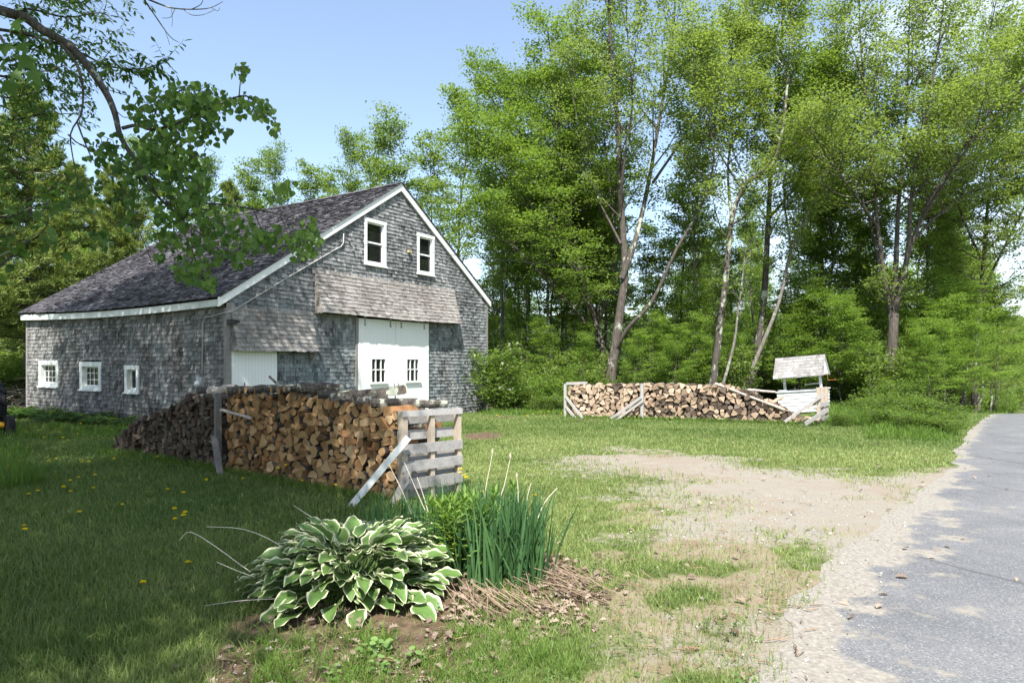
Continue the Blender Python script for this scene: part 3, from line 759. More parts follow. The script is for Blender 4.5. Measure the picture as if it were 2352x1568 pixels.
# ---------------------------------------------------------------- pallets
m_pal = wood_mat('pallet_boards', (.15, .145, .14), (.46, .44, .43), sc=1.2)
m_pals = wood_mat('pallet_runners', (.24, .19, .14), (.52, .44, .36), sc=1.2)
def pallet(loc, a, b, lab, Ht, W, outer, inner, dp=.09):
    a = norm(a); b = norm(b)                        # a along the pallet, b outward
    p = thing('pallet', lab, 'pallet', tuple(loc)); rr = np.random.default_rng(5)
    for x in (0, W / 2 - .02, W - .05):
        mb = MB(); w = .065 if x else .095; mb.box(a * x - b * dp / 2, a * w, b * dp, ZZ * (Ht - .01), 0, .6); mb.build('runner', [m_pals], p)
    for i, (z0, z1) in enumerate(outer):
        mb = MB(); tl = rr.normal(0, .008); mb.box(a * -.0 + b * (dp / 2 + .002) + ZZ * z0, a * (W + .02) + ZZ * tl, b * .02, ZZ * (z1 - z0), 0, float(rr.uniform(.2, .9))); mb.build('slat', [m_pal], p)
    for (z0, z1) in inner:
        mb = MB(); mb.box(a * .0 - b * (dp / 2 + .022) + ZZ * z0, a * (W + .02), b * .02, ZZ * (z1 - z0), 0, float(rr.uniform(.1, .6))); mb.build('slat', [m_pal], p)
    return p
pallet((-1.49, 9.08, 0), (.74, .70, 0), (.70, -.74, 0), 'weathered grey wooden pallet standing upright at the end of the near woodpile', 1.23, 1.0,
       [(1.145, 1.225), (.645, .775), (.41, .545), (.17, .315)], [(1.03, 1.14), (.82, .95), (.52, .62), (.30, .42), (.03, .13)])
pallet((9.22, 20.55, 0), (.62, .78, 0), (.78, -.62, 0), 'weathered pallet standing upright at the far woodpile end before the well', 1.14, .95,
       [(.55, .68), (.34, .46), (.12, .24)], [(1.0, 1.13), (.74, .86), (.44, .54), (.2, .3)])

# ---------------------------------------------------------------- far woodpile
Fa, Fb = np.array([1.93, 23.72, 0]), np.array([8.95, 20.75, 0]); EF = norm(Fb - Fa); DF = np.array([-EF[1], EF[0], 0]); LF = np.linalg.norm(Fb - Fa)
topf = lambda u: np.interp(u, [0, .3, 2, 5.2, 5.6, 6.2, 6.8, 7.2, LF], [1.02, 1.1, 1.14, 1.16, 1.06, .84, .55, .32, .1])
mb = MB()
for row, szr in ((0, (.135, .22)), (1, (.16, .25))):
    for (u, z, P, ty, kind, sz) in pack(r, LF, topf, [('round', .07), ('half', .2), ('wedge', .5), ('quad', .23)], szr):
        o = Fa + EF * u + DF * (row * .48 + r.normal(0, .03)); o[2] = float(ground_h(o[0], o[1])) + z + .03
        grey = sstep(2.2, 3.6, u) * sstep(1.0, .7, z)
        old = r.random() < .10 + .38 * grey
        add_log(mb, r, o, EF, DF, P, ty, r.uniform(.38, .45), float(np.clip(r.normal(.58 - .15 * grey, .2), 0, 1)), (2, 2, 3) if old else (0, 1, 3))
o = mb.build('far_firewood', [m_endf, m_splitf, m_endo, m_bark]); tag(o, 'long stack of seasoned split firewood at the far edge of the yard', 'firewood', kind='stuff')
def onf(u, z, d): 
    q = Fa + EF * u + DF * d; return q + ZZ * (z + float(ground_h(q[0], q[1])))
def post(u, d, h, lab, w=.09):
    b = onf(u, -.1, d); mb = MB(); mb.box(np.array([-w / 2, -w / 2, 0]), np.array([w, 0, 0]), np.array([0, w, 0]), ZZ * (h + .1), 0, .6); o = mb.build('stack_post', [m_pal]); o.location = tuple(b); o.rotation_euler = (0, 0, math.atan2(EF[1], EF[0])); return tag(o, lab, 'post')
post(-.06, -.05, 1.16, 'upright grey post at the left end of the far woodpile'); post(.28, .35, 1.15, 'short rear post at the left end of the far woodpile')
post(2.62, -.06, 1.18, 'upright grey post in the middle of the far woodpile', .10)
plank(onf(-.05, 1.17, -.03), onf(.62, 1.19, .3), .05, .09, 'short grey board across the two left end posts of the far woodpile', m_pal)
plank(onf(-.03, .72, -.12), onf(.62, .0, -.22), .03, .09, 'upper grey brace slanting down at the far woodpile left end', m_pal, t=.8)
plank(onf(-.03, .38, -.12), onf(.35, .0, -.2), .03, .09, 'lower grey brace slanting down at the far woodpile left end', m_pal, t=.8)
plank(onf(2.60, .74, -.13), onf(1.55, -.02, -.22), .03, .09, 'left of two braces leaning on the far woodpile middle post', m_pal, t=.5)
plank(onf(2.66, .62, -.16), onf(1.78, -.02, -.25), .03, .08, 'right of two braces leaning on the far woodpile middle post', m_pal, t=.5)
loose_log(onf(4.95, 1.22, .02), onf(7.0, .42, -.03), .038, 'long white birch pole lying down the sloping end of the far woodpile', [m_splitf, m_splitf, m_birch], name='birch_pole')
loose_log(onf(5.9, 1.02, .3), onf(6.7, .93, .9), .04, 'pale stick poking out behind the far woodpile', [m_splitf, m_splitf, m_birch], name='stick')
loose_log(onf(6.55, .58, .05), onf(6.95, .80, .5), .06, 'pale split log sticking up at the sloping end of the far woodpile', [m_splitf, m_splitf, m_splitf])
plank(onf(7.0, .12, .45), at(1888, 918, 21.1), .03, .085, 'rear brown brace running up to the far pallet', m_pals)
plank(at(1802, 968, 20.2), at(1893, 905, 20.5), .03, .075, 'middle grey brace running up to the far pallet', m_pal)
plank(at(1848, 974, 19.9), at(1902, 940, 20.4), .035, .115, 'thick lower grey brace at the far pallet', m_pal, t=.3)
loose_log(at(1850, 958, 20.4), at(1880, 966, 20.6), .05, 'fallen split log behind the braces of the far pallet', [m_endf, m_splitf, m_splitf])

# ---------------------------------------------------------------- wishing well
wl = np.array([10.45, 24.35, 0]); wl[2] = float(ground_h(10.6, 24.6)) - .03
well = thing('wishing_well', 'white clapboard wishing well with a shingled roof at the wood edge', 'well', tuple(wl))
nf = norm((-.56, -.83, 0)); af = np.array([-nf[1], nf[0], 0])           # front normal, along the front (to the right)
if af[0] < 0: af = -af
m_wells = shingle_mat('well_shingles', [(.40, (.085, .08, .078)), (.62, (.19, .183, .178)), (.85, (.28, .27, .265)), (1, (.37, .36, .355))])
m_board = plain_mat('white_clapboard', (.70, .71, .72), .5, .25, var=.03)
m_rust = plain_mat('rusty_iron', (.32, .11, .045), .8, .2, var=.3, sc=30)
bw, bd, bh = .74, .70, .72
mb = MB()
for i in range(6):                                   # lapped clapboards on all four sides
    z0, z1 = bh * i / 6, bh * (i + 1) / 6 + .012
    for a, b, hw, hd in ((af, nf, bw, bd), (-af, -nf, bw, bd), (nf, -af, bd, bw), (-nf, af, bd, bw)):
        tp = lambda z: .94 + .06 * z / bh
        V = [a * -hw * tp(z0) + b * (hd * tp(z0) + .026) + ZZ * z0, a * hw * tp(z0) + b * (hd * tp(z0) + .026) + ZZ * z0, a * hw * tp(z1) + b * hd * tp(z1) + ZZ * z1, a * -hw * tp(z1) + b * hd * tp(z1) + ZZ * z1]
        V += [a * -hw * tp(z0) + b * hd * .9 + ZZ * z0, a * hw * tp(z0) + b * hd * .9 + ZZ * z0]
        mb.add(V, [(0, 1, 2, 3), (1, 0, 4, 5)] if np.dot(np.cross(a, ZZ), b) > 0 else [(3, 2, 1, 0), (5, 4, 0, 1)])
mb.build('box', [m_board], well)
mb = MB()
for a, b, hw, hd in ((af, nf, bw, bd), (af, -nf, bw, bd), (nf, af, bd - .12, bw), (nf, -af, bd - .12, bw)):
    mb.box(a * -(hw + (.05 if a is af else 0)) + b * (hd - .12) + ZZ * (bh + .004), a * 2 * (hw + (.05 if a is af else 0)), b * .18, ZZ * .03)
mb.build('rim', [m_board], well)
for s in (-1, 1):
    mb = MB(); mb.box(af * (s * .60 - .04) + nf * -.05 + ZZ * (bh + .035), af * .08, nf * .1, ZZ * .66); mb.build('post', [m_board], well)
mb = MB(); ez, rz_ = 1.22, 1.94; hw, hd = .84, .68
for s in (1, -1):
    dq = norm(nf * s * hd + ZZ * -(rz_ - ez)); Ls = math.hypot(hd, rz_ - ez); up = norm(np.cross(af, dq)) * (1 if s < 0 else -1)
    up = up if up[2] > 0 else -up
    R = lambda x, q, o, s=s, dq=dq, up=up: af * x + ZZ * rz_ + dq * (Ls - q) + up * o
    Rr = R if np.dot(np.cross(af, -dq), up) > 0 else (lambda x, q, o, R=R: R(-x, q, o))
    shingles(mb, Rr, np.arange(0, Ls - .03, Ls / 7), lambda z: [(-hw, hw)], Ls / 7, (.08, .17), .010, seed=20 + s)
    V = [R(x, q, o) for o in (-.002, -.03) for x, q in ((-hw + .01, .01), (hw - .01, .01), (hw - .01, Ls), (-hw + .01, Ls))]
    mb.add(V, [(0, 1, 2, 3), (7, 6, 5, 4), (0, 4, 5, 1), (1, 5, 6, 2), (2, 6, 7, 3), (3, 7, 4, 0)], 1)
rf = mb.build('roof', [m_wells, m_offw], well)
for x in (-hw + .07, hw - .07):
    mb = MB(); mb.add([af * x + nf * (hd - .08) + ZZ * (ez + .03), af * x - nf * (hd - .08) + ZZ * (ez + .03), af * x + ZZ * (rz_ - .06)] + [af * (x + .02) + nf * (hd - .08) + ZZ * (ez + .03), af * (x + .02) - nf * (hd - .08) + ZZ * (ez + .03), af * (x + .02) + ZZ * (rz_ - .06)], [(0, 1, 2), (5, 4, 3), (0, 3, 4, 1), (1, 4, 5, 2), (2, 5, 3, 0)]); mb.build('gable_panel', [m_offw], well)
mb = MB(); mb.tube([af * -.62 + ZZ * 1.24, af * .62 + ZZ * 1.24], .055, 10); mb.build('windlass', [m_grey], well)
mb = MB(); mb.tube([af * .62 + ZZ * 1.24, af * .84 + ZZ * 1.25, af * .85 + ZZ * 1.03, af * 1.12 + ZZ * 1.03], .014, 6); mb.build('crank', [m_rust], well)
mb = MB(); mb.beam(af * .02 - nf * .3 + ZZ * (bh + .2), af * .58 - nf * .3 + ZZ * (bh + .22), .03, .05); mb.build('rail', [m_offw], well)
mb = MB(); mb.box(af * -.12 + nf * .02 + ZZ * (bh + .04), af * .05, nf * .05, ZZ * .5); mb.tube([af * -.08 + ZZ * (bh + .5), af * -.02 + nf * .1 + ZZ * (bh + .2), af * -.1 + nf * .1 + ZZ * (bh + .05)], .012, 5); mb.build('pump_pipe', [m_iron], well)
mb = MB(); mb.beam(af * -.74 + nf * .35 + ZZ * (bh + .07), af * -.45 + nf * .6 + ZZ * (bh + .05), .1, .02); mb.build('loose_lid_board', [m_board], well)
well.rotation_euler = tuple(Matrix.Rotation(math.radians(5.0), 3, Vector((float(-10.5 / 26.5), float(-24.4 / 26.5), 0))).to_euler())

# ---------------------------------------------------------------- tractor (mostly out of frame), brush pile, mailboxes
m_tyre = plain_mat('black_rubber', (.018, .018, .02), .75, .25); m_yel = plain_mat('yellow_paint', (.55, .30, .02), .5, .4, var=.15)
hd_ = norm((.73, -.68, 0)); lt = norm((.68, .73, 0))                      # heading and its left side
tr = thing('tractor', 'yellow tractor with black tyres parked at the left edge of the lawn', 'tractor', (-13.16, 16.74, 0))
def wheel(c, R, w, name, lugs):
    wm = MB(); prof = [(.56, -.5), (.80, -.5), (.93, -.46), (1, -.36), (1, -.2), (.975, -.15), (1, -.1), (1, .1), (.975, .15), (1, .2), (1, .36), (.93, .46), (.80, .5), (.56, .5)]
    k = 30; V = [c + lt * (q * w) + R * p * (math.cos(a) * hd_ + math.sin(a) * ZZ) for p, q in prof for a in np.arange(k) * 2 * math.pi / k]
    F = [(i * k + j, i * k + (j + 1) % k, (i + 1) * k + (j + 1) % k, (i + 1) * k + j) for i in range(len(prof) - 1) for j in range(k)]
    wm.add(V, F)
    if lugs:
        for i in range(24):
            a = i * 2 * math.pi / 24; s = 1 if i % 2 else -1; rd = math.cos(a) * hd_ + math.sin(a) * ZZ; tg = -math.sin(a) * hd_ + math.cos(a) * ZZ
            wm.beam(c + rd * R * 1.0 + lt * s * w * .04, c + rd * R * 1.0 + lt * s * w * .48 - tg * .1, .05, .07, rd)
    o = wm.build(name, [m_tyre], tr, not lugs)
    h = MB(); h.tube([c - lt * w * .1, c + lt * w * .1], R * .57, 20); h.tube([c - lt * w * .35, c + lt * w * .3], R * .2, 12); h.build('rim', [m_yel], o)
fw = np.array([.47, .53, .27])
wheel(lt * .68 + ZZ * .27, .27, .19, 'front_wheel', False); wheel(-lt * .68 + ZZ * .27, .27, .19, 'front_wheel', False)
wheel(lt * .72 - hd_ * 1.95 + ZZ * .66, .66, .36, 'rear_wheel', True); wheel(-lt * .72 - hd_ * 1.95 + ZZ * .66, .66, .36, 'rear_wheel', True)
mb = MB(); mb.tube([lt * -.58 + ZZ * .33, lt * 0 + ZZ * .40, lt * .58 + ZZ * .33], [.045, .06, .045], 8); mb.tube([lt * .42 + ZZ * .34, lt * .57 + ZZ * .31], .075, 10); mb.build('axle', [m_yel], tr)
mb = MB(); mb.box(-hd_ * 1.5 - lt * .22 + ZZ * .55, hd_ * 1.75, lt * .44, ZZ * .5); mb.box(-hd_ * 2.3 - lt * .3 + ZZ * .5, hd_ * .8, lt * .6, ZZ * .4); mb.build('bonnet', [m_yel], tr)
mb = MB(); mb.box(-hd_ * 2.3 - lt * .22 + ZZ * .92, hd_ * .4, lt * .44, ZZ * .08); mb.box(-hd_ * 2.36 - lt * .22 + ZZ * .98, hd_ * .07, lt * .44, ZZ * .35); mb.build('seat', [m_tyre], tr)
mb = MB(); a = np.arange(17) * 2 * math.pi / 16; mb.tube([-hd_ * 1.6 + ZZ * 1.25 + .2 * (math.cos(q) * lt + math.sin(q) * norm(ZZ + hd_ * -.6)) for q in a], .014, 5); mb.tube([-hd_ * 1.45 + ZZ * 1.0, -hd_ * 1.6 + ZZ * 1.25], .015, 5); mb.build('steering_wheel', [m_tyre], tr)

rr = np.random.default_rng(9); mb = MB()
for i in range(420):
    c = np.array([-23.3, 30.5, 0]) + np.array([rr.normal(0, 1.6), rr.normal(0, 1.3), 0]); hh = max(0, 1.5 - .5 * np.hypot((c[0] + 23.3) / 1.5, (c[1] - 30.5) / 1.3)); c[2] = rr.uniform(0, hh)
    a = rr.uniform(0, 6.28); el = rr.normal(0, .3); L = rr.uniform(.6, 1.9); d = np.array([math.cos(a) * math.cos(el), math.sin(a) * math.cos(el), math.sin(el)])
    k = rr.normal(0, .12, 3); P = [c - d * L / 2, c + k, c + d * L / 2]; P = [np.array([q[0], q[1], max(q[2], .03)]) for q in P]
    mb.tube(P, [rr.uniform(.012, .03), .014, .006], 4, 0, float(rr.uniform(0, 1)), False)
o = mb.build('brush_pile', [wood_mat('dry_branches', (.22, .17, .13), (.62, .54, .46))]); tag(o, 'bleached pile of dry branches behind the barn corner', 'brush pile')

def mailbox(px, Y, lab, sc=1.):
    x = (px - CX) / FPX * Y; z = float(ground_h(x, Y)); t = thing('mailbox', lab, 'mailbox', (x, Y, z))
    mb = MB(); mb.box(np.array([-.05, -.05, -.1]), np.array([.1, 0, 0]), np.array([0, .1, 0]), ZZ * 1.1); mb.build('post', [m_grey], t)
    mb = MB(); a = np.linspace(0, math.pi, 7); V = [np.array([s * .27, .11 * math.cos(q), 1.12 + .12 * math.sin(q)]) for s in (-1, 1) for q in a] + [np.array([s * .27, y, 1.0]) for s in (-1, 1) for y in (.11, -.11)]
    mb.add(V, [tuple(range(6, -1, -1)) + (14, 15), tuple(range(7, 14)) + (17, 16)] + [(i, i + 1, i + 8, i + 7) for i in range(6)] + [(6, 15, 17, 13), (0, 7, 16, 14), (14, 16, 17, 15)]); mb.build('box', [m_offw], t)
mailbox(2283, 74, 'larger pale mailbox on a post far down the road'); mailbox(2297, 80, 'smaller pale mailbox beyond the first, far down the road')
x = (2316 - CX) / FPX * 88; mb = MB(); mb.box(np.array([-.05, -.05, -.1]), np.array([.1, 0, 0]), np.array([0, .05, 0]), ZZ * .9); o = mb.build('road_marker', [m_offw]); o.location = (x, 88, float(ground_h(x, 88))); tag(o, 'small pale marker post at the end of the road', 'marker post')
# ---------------------------------------------------------------- trees
m_bk_grey = bark_mat('grey_bark', (.04, .034, .029), (.145, .126, .11), .15)
m_bk_dark = bark_mat('dark_bark', (.035, .03, .026), (.13, .115, .10), .45)
m_bk_pale = bark_mat('pale_bark', (.075, .067, .06), (.25, .228, .205), .3)
m_bk_pine = bark_mat('pine_bark', (.055, .045, .04), (.19, .165, .145))
L_maple = leaf_mat('maple_leaves', (.11, .19, .038), (.22, .325, .078), .60)
L_ash = leaf_mat('ash_leaves', (.15, .225, .06), (.26, .345, .115), .60)
L_bright = leaf_mat('young_leaves', (.135, .23, .04), (.225, .345, .075), .56)
L_forest = leaf_mat('forest_leaves', (.12, .20, .045), (.23, .32, .085), .60)
L_aspen = leaf_mat('aspen_leaves', (.12, .205, .055), (.23, .32, .10), .58)
L_pine = leaf_mat('pine_needles', (.11, .165, .04), (.25, .31, .09), .35)
L_shrub = leaf_mat('shrub_leaves', (.09, .165, .03), (.18, .275, .055), .52)

def along(P, f):
    d = np.linalg.norm(np.diff(P, axis=0), axis=1); s = np.concatenate([[0], np.cumsum(d)]); q = f * s[-1]
    i = min(np.searchsorted(s, q, 'right') - 1, len(d) - 1); t = (q - s[i]) / max(d[i], 1e-9)
    return P[i] * (1 - t) + P[i + 1] * t, norm(P[i + 1] - P[i])

def grow(seed, stems, n1, L1, el, n2=6, L2=.9, ncl=2, shape=None, f0=.3, curve=.12, r1=.03, flat=.35, cr=.28):
    """stems: (points, r0, r1[, weight]); returns wood MB and leaf cluster centres + outward directions"""
    r = np.random.default_rng(seed); mb = MB(); Cc = []; Dd = []
    shape = shape or (lambda f: .55 + .45 * math.sin(math.pi * min(1, .15 + f)))
    for st in stems:
        P = smooth_path(st[0], 3); R = np.linspace(0, 1, len(P)); w = st[3] if len(st) > 3 else 1.; fs = st[4] if len(st) > 4 else f0
        rad = .84 * (st[1] + (st[2] - st[1]) * R ** .8)
        P = P + np.cumsum(r.normal(0, 1, P.shape) * (rad * .10)[:, None], axis=0) * np.array([1, 1, .2])
        mb.tube(P, rad, 9 if st[1] > .1 else 6, 0, .5, False)
        nb = max(3, int(n1 * w)); az0 = r.uniform(0, 6.28)
        for i in range(nb):
            f = fs + (1 - fs) * (i + r.uniform(0, 1)) / nb; p, tg = along(P, f); sr = np.interp(f, R, rad)
            L = L1 * shape(f) * r.uniform(.65, 1.2); az = az0 + i * 2.4 + r.normal(0, .35)
            e = math.radians(el[0] + (el[1] - el[0]) * f + r.normal(0, 9))
            d = norm(np.array([math.cos(az) * math.cos(e), math.sin(az) * math.cos(e), math.sin(e)]) + tg * .25)
            k = 5; B = [p]; dd = d
            for q in range(k):
                dd = norm(dd + r.normal(0, .11, 3) + ZZ * curve * (1 if curve > 0 else q / k)); B.append(B[-1] + dd * L / k)
            B = np.array(B); br = max(.008, min(sr * .6, r1 * L / max(L1, .1) + .008)); mb.tube(B, np.linspace(br, .006, k + 1), 5, 0, .5, False)
            for j in range(n2):
                g_ = .22 + .78 * (j + r.uniform(0, 1)) / n2; p2, t2 = along(B, g_); sd = 1 if j % 2 else -1; a = sd * r.uniform(.5, 1.25)
                d2 = norm(np.array([t2[0] * math.cos(a) - t2[1] * math.sin(a), t2[0] * math.sin(a) + t2[1] * math.cos(a), t2[2] * .5 + r.normal(.08, .18)]))
                l2 = L2 * r.uniform(.5, 1.2) * (1.15 - .5 * g_); T = np.array([p2, p2 + d2 * l2 * .5 + r.normal(0, .03, 3), p2 + d2 * l2 + ZZ * r.normal(0, .06)])
                mb.tube(T, [.007, .005, .003], 3, 0, .5, False)
                for c in range(ncl):
                    q = (c + 1) / ncl; Cc.append(T[0] * (1 - q) + T[2] * q); Dd.append(d2)
            Cc.append(B[-1]); Dd.append(dd)
    return mb, np.array(Cc), np.array(Dd)

def leaves(seed, Cc, Dd, nl, size, cr=.25, flat=.4, up=.75, droop=.25, tmpl=None, width=.75, keep=None):
    r = np.random.default_rng(seed); n_ = len(Cc) * nl
    c = np.repeat(Cc, nl, 0); d = np.repeat(Dd, nl, 0)
    p = c + r.normal(0, 1, (n_, 3)) * np.array([cr, cr, cr * flat])
    ax = d * .8 + r.normal(0, .75, (n_, 3)) * np.array([1, 1, .35]) - ZZ * droop
    nm = ZZ * up + r.normal(0, .45, (n_, 3))
    t = np.clip(np.repeat(r.normal(.5, .24, len(Cc)), nl) + r.normal(0, .16, n_), 0, 1)
    s = size * r.uniform(.6, 1.2, n_)
    if keep is not None:
        k = keep(p); p, ax, nm, t, s = p[k], ax[k], nm[k], t[k], s[k]
    tm = tmpl or kite(); V, F = scatter(tm, p, ax, nm, s, width)
    return V, F, np.repeat(t, len(tm[1]))

def make_tree(name, lab, cat, loc, wood, crown, bark, leafm, group=None, crown_name='crown'):
    t = thing(name, lab, cat, tuple(loc), group)
    wood.build('trunk', [bark], t, True)
    V, F, tt = crown
    W = V[::4] + np.asarray(loc, float); q = W[:, 0] / np.maximum(W[:, 1], 1); hi = W[:, 2]      # the yard side is kept pruned clear of well and stacks
    cut = (W[:, 1] < 27.2) & (hi < 3.4) & (q > .36) & (q < .50) | (W[:, 1] < 26) & (hi < 2.2) & (q > .05) & (q < .5)
    if name != 'pine_tree' and np.linalg.norm(loc) > 1: F = F[~cut]; tt = tt[~cut]
    if 0: pass
    mesh_k(crown_name, V, F, leafm, t, tint=tt); return t

def hero(base_px, d, stems_px):
    """trunk and limb courses measured on the photo, set at their real distance; per-point depth offsets give them volume"""
    x = (base_px - CX) / FPX * d; loc = np.array([x, d, float(ground_h(x, d)) - .05]); out = []
    for st in stems_px:
        P = [at(q[0], q[1], d + (q[2] if len(q) > 2 else 0)) - loc for q in st[0]]; out.append((P,) + tuple(st[1:]))
    return loc, out

def stem_up(Ht, lean=(0, 0), wob=.12, seed=0, k=7):
    r = np.random.default_rng(seed); z = np.linspace(0, Ht, k); q = np.cumsum(r.normal(0, wob, (k, 2)), 0); q[0] = 0
    return np.stack([lean[0] * z / Ht + q[:, 0], lean[1] * z / Ht + q[:, 1], z - .1], 1)

# A: the full dark-green maple right of the barn
loc, st = hero(1388, 33, [
    ([(1388, 905), (1382, 800), (1368, 740), (1335, 630), (1305, 500), (1290, 340), (1270, 170), (1258, 70)], .24, .03, 1.2, .2),
    ([(1370, 745, 0), (1415, 620, -1), (1405, 450, -1.5), (1385, 270, -1), (1390, 110, -.5)], .13, .02, 1.),
    ([(1384, 800, 0), (1320, 710, -1.5), (1235, 625, -2.5), (1180, 565, -3), (1085, 530, -3.2)], .10, .02, .8, .25),
    ([(1345, 660, 0), (1260, 520, -1.5), (1170, 420, -2.2), (1090, 330, -2.5)], .10, .02, 1., .2),
    ([(1320, 560, 0), (1220, 380, 1.2), (1150, 260, 1.6), (1110, 200, 2)], .09, .02, 1., .2),
    ([(1340, 620, 0), (1330, 470, 2.5), (1340, 300, 3.2), (1330, 150, 3)], .10, .02, .9, .2),
    ([(1360, 700, 0), (1290, 600, 2), (1200, 520, 3.4), (1120, 470, 4)], .08, .02, .8, .25)])
wd, cc, dd = grow(101, st, 27, 2.7, (0, 40), 9, 1.0, 1)
make_tree('maple_tree', 'full leafy green maple standing right behind the barn gable', 'tree', loc, wd, leaves(1, cc, dd, 52, .14, .30, .24), m_bk_grey, L_maple)
# B: tall open tree with twin upper stems and a leaning dark limb
loc, st = hero(1402, 29.5, [
    ([(1400, 905), (1412, 800), (1424, 700), (1432, 610), (1424, 480), (1420, 300), (1408, 150), (1400, 0), (1396, -160)], .30, .05, 1., .35),
    ([(1430, 640), (1458, 560), (1488, 440, .5), (1518, 270, .8), (1545, 100, 1), (1560, -120, 1)], .18, .03, 1.2),
    ([(1416, 800), (1445, 750, -.5), (1500, 690, -1), (1555, 575, -1.4), (1608, 480, -1.6), (1640, 385, -1.8), (1652, 210, -1.5), (1700, 40, -1)], .13, .02, .9, .45),
    ([(1424, 500), (1432, 380, -1), (1452, 240, -1.3), (1440, 60, -1.5), (1436, -100, -1.5)], .09, .02, .8),
    ([(1500, 420), (1560, 330, .8), (1640, 200, 1.2), (1720, 60, 1.5), (1760, -60, 1.5)], .08, .015, .8),
    ([(1426, 560), (1360, 420, 1), (1320, 240, 1.4), (1310, 60, 1.5)], .07, .015, .6)])
wd, cc, dd = grow(102, st, 19, 2.5, (15, 55), 7, .9, 2, f0=.28)
make_tree('ash_tree', 'tallest pale-barked open tree behind the left half of the far woodpile', 'tree', loc, wd, leaves(2, cc, dd, 24, .12, .20, .36), m_bk_grey, L_ash)
# C: dark lichened trunk bending right
loc, st = hero(1636, 28, [
    ([(1634, 915), (1648, 790), (1664, 650), (1680, 500), (1712, 420), (1770, 380), (1800, 270), (1812, 100), (1816, -60)], .20, .03, 1., .35),
    ([(1680, 500), (1672, 380, .6), (1690, 250, 1), (1700, 100, 1.2)], .08, .02, 1.), ([(1700, 430), (1640, 330, -1), (1600, 220, -1.5), (1590, 120, -1.5)], .06, .015, .8)])
wd, cc, dd = grow(103, st, 24, 2.6, (5, 45), 8, .95, 2)
make_tree('birch_tree', 'dark lichen-spotted tree with a trunk bending right above the far woodpile', 'tree', loc, wd, leaves(3, cc, dd, 30, .125, .22, .3), m_bk_dark, L_ash)
loc, st = hero(1655, 27, [([(1653, 910), (1685, 790), (1694, 720), (1702, 660), (1712, 560)], .085, .02, .5, .5)])
wd, cc, dd = grow(104, st, 10, 1.1, (10, 40), 4, .5, 2)
make_tree('birch_tree', 'thin leaning pale-flecked tree rising from behind the far woodpile slope', 'tree', loc, wd, leaves(4, cc, dd, 5, .15, .2, .5), m_bk_pale, L_ash)
# D: pair behind the slope end
loc, st = hero(1728, 30, [
    ([(1722, 925), (1742, 790), (1758, 650), (1768, 490), (1778, 330), (1792, 170), (1802, 30), (1808, -90)], .23, .03, 1.2, .3), ([(1768, 500), (1850, 400, -.8), (1890, 290, -1), (1900, 170, -1)], .08, .02, 1.)])
wd, cc, dd = grow(105, st, 27, 2.5, (5, 45), 7, .95, 2)
make_tree('birch_tree', 'dark upright tree left of the well, crown reaching the picture top', 'tree', loc, wd, leaves(5, cc, dd, 34, .13, .23, .28), m_bk_dark, L_maple)
loc, st = hero(1702, 28.6, [([(1700, 915), (1742, 810), (1790, 690), (1818, 570), (1870, 460), (1930, 330), (1960, 230)], .13, .02, 1., .4), ([(1818, 570), (1800, 430, 1), (1830, 280, 1.2)], .06, .015, .8)])
wd, cc, dd = grow(106, st, 20, 2.2, (5, 40), 7, .9, 2)
make_tree('birch_tree', 'whitish lichened tree leaning right between two dark trunks by the well', 'tree', loc, wd, leaves(6, cc, dd, 28, .125, .24, .3), m_bk_pale, L_ash)
# E: big many-stemmed tree right of the well
loc, st = hero(2046, 27.5, [
    ([(2040, 930), (2046, 810), (2050, 720)], .30, .21, .01, .97),
    ([(2048, 730), (2030, 640), (2014, 520), (2004, 400), (1990, 250), (1975, 100), (1970, -80)], .14, .02, 1.3),
    ([(2052, 720), (2060, 600), (2064, 480), (2078, 330), (2086, 180), (2092, -80)], .16, .02, 1.3),
    ([(2054, 710), (2084, 590, -.6), (2092, 480, -1), (2110, 340, -1.3), (2150, 150, -1.5), (2180, -80, -1.5)], .15, .02, 1.3),
    ([(2086, 580, -.6), (2130, 470, -1), (2195, 365, -1.6), (2285, 245, -2), (2380, 140, -2.4)], .11, .02, 1.4, .2),
    ([(2090, 560, 0), (2170, 480, 1), (2270, 420, 1.6), (2390, 370, 2)], .09, .02, 1.3, .2),
    ([(2110, 440, -1), (2200, 260, .5), (2260, 120, 1), (2300, -60, 1)], .09, .02, 1.3, .15),
    ([(2014, 520), (1950, 430, -1), (1900, 360, -1.5), (1860, 300, -2)], .07, .02, 1., .2),
    ([(2120, 500, -1), (2230, 330, -3), (2330, 230, -4), (2450, 60, -5)], .08, .02, 1.3, .2),
    ([(2046, 740), (2010, 560, 1.5), (1970, 380, 2.2), (1930, 200, 2.4), (1920, 40, 2.5)], .09, .02, 1.2, .25)])
wd, cc, dd = grow(107, st, 18, 2.7, (3, 42), 9, 1.0, 2)
make_tree('ash_tree', 'big many-stemmed tree right of the well fanning out to the picture edge', 'tree', loc, wd, leaves(7, cc, dd, 21, .12, .22, .28), m_bk_grey, L_ash)

loc, st = hero(2250, 31, [
    ([(2235, 930), (2240, 800), (2252, 660), (2262, 520), (2275, 380), (2285, 240), (2290, 120)], .16, .02, 1.5, .2),
    ([(2250, 680), (2310, 560, -.5), (2370, 440, -1), (2420, 330, -1.2)], .08, .02, 1.2, .2), ([(2256, 600), (2200, 470, .5), (2180, 340, .8), (2170, 220, 1)], .07, .02, 1., .2)])
wd, cc, dd = grow(108, st, 24, 2.6, (-5, 40), 9, 1.0, 2)
make_tree('maple_tree', 'leafy maple at the right picture edge beside the road, behind the many-stemmed tree', 'tree', loc, wd, leaves(8, cc, dd, 30, .125, .23, .27), m_bk_grey, L_ash)
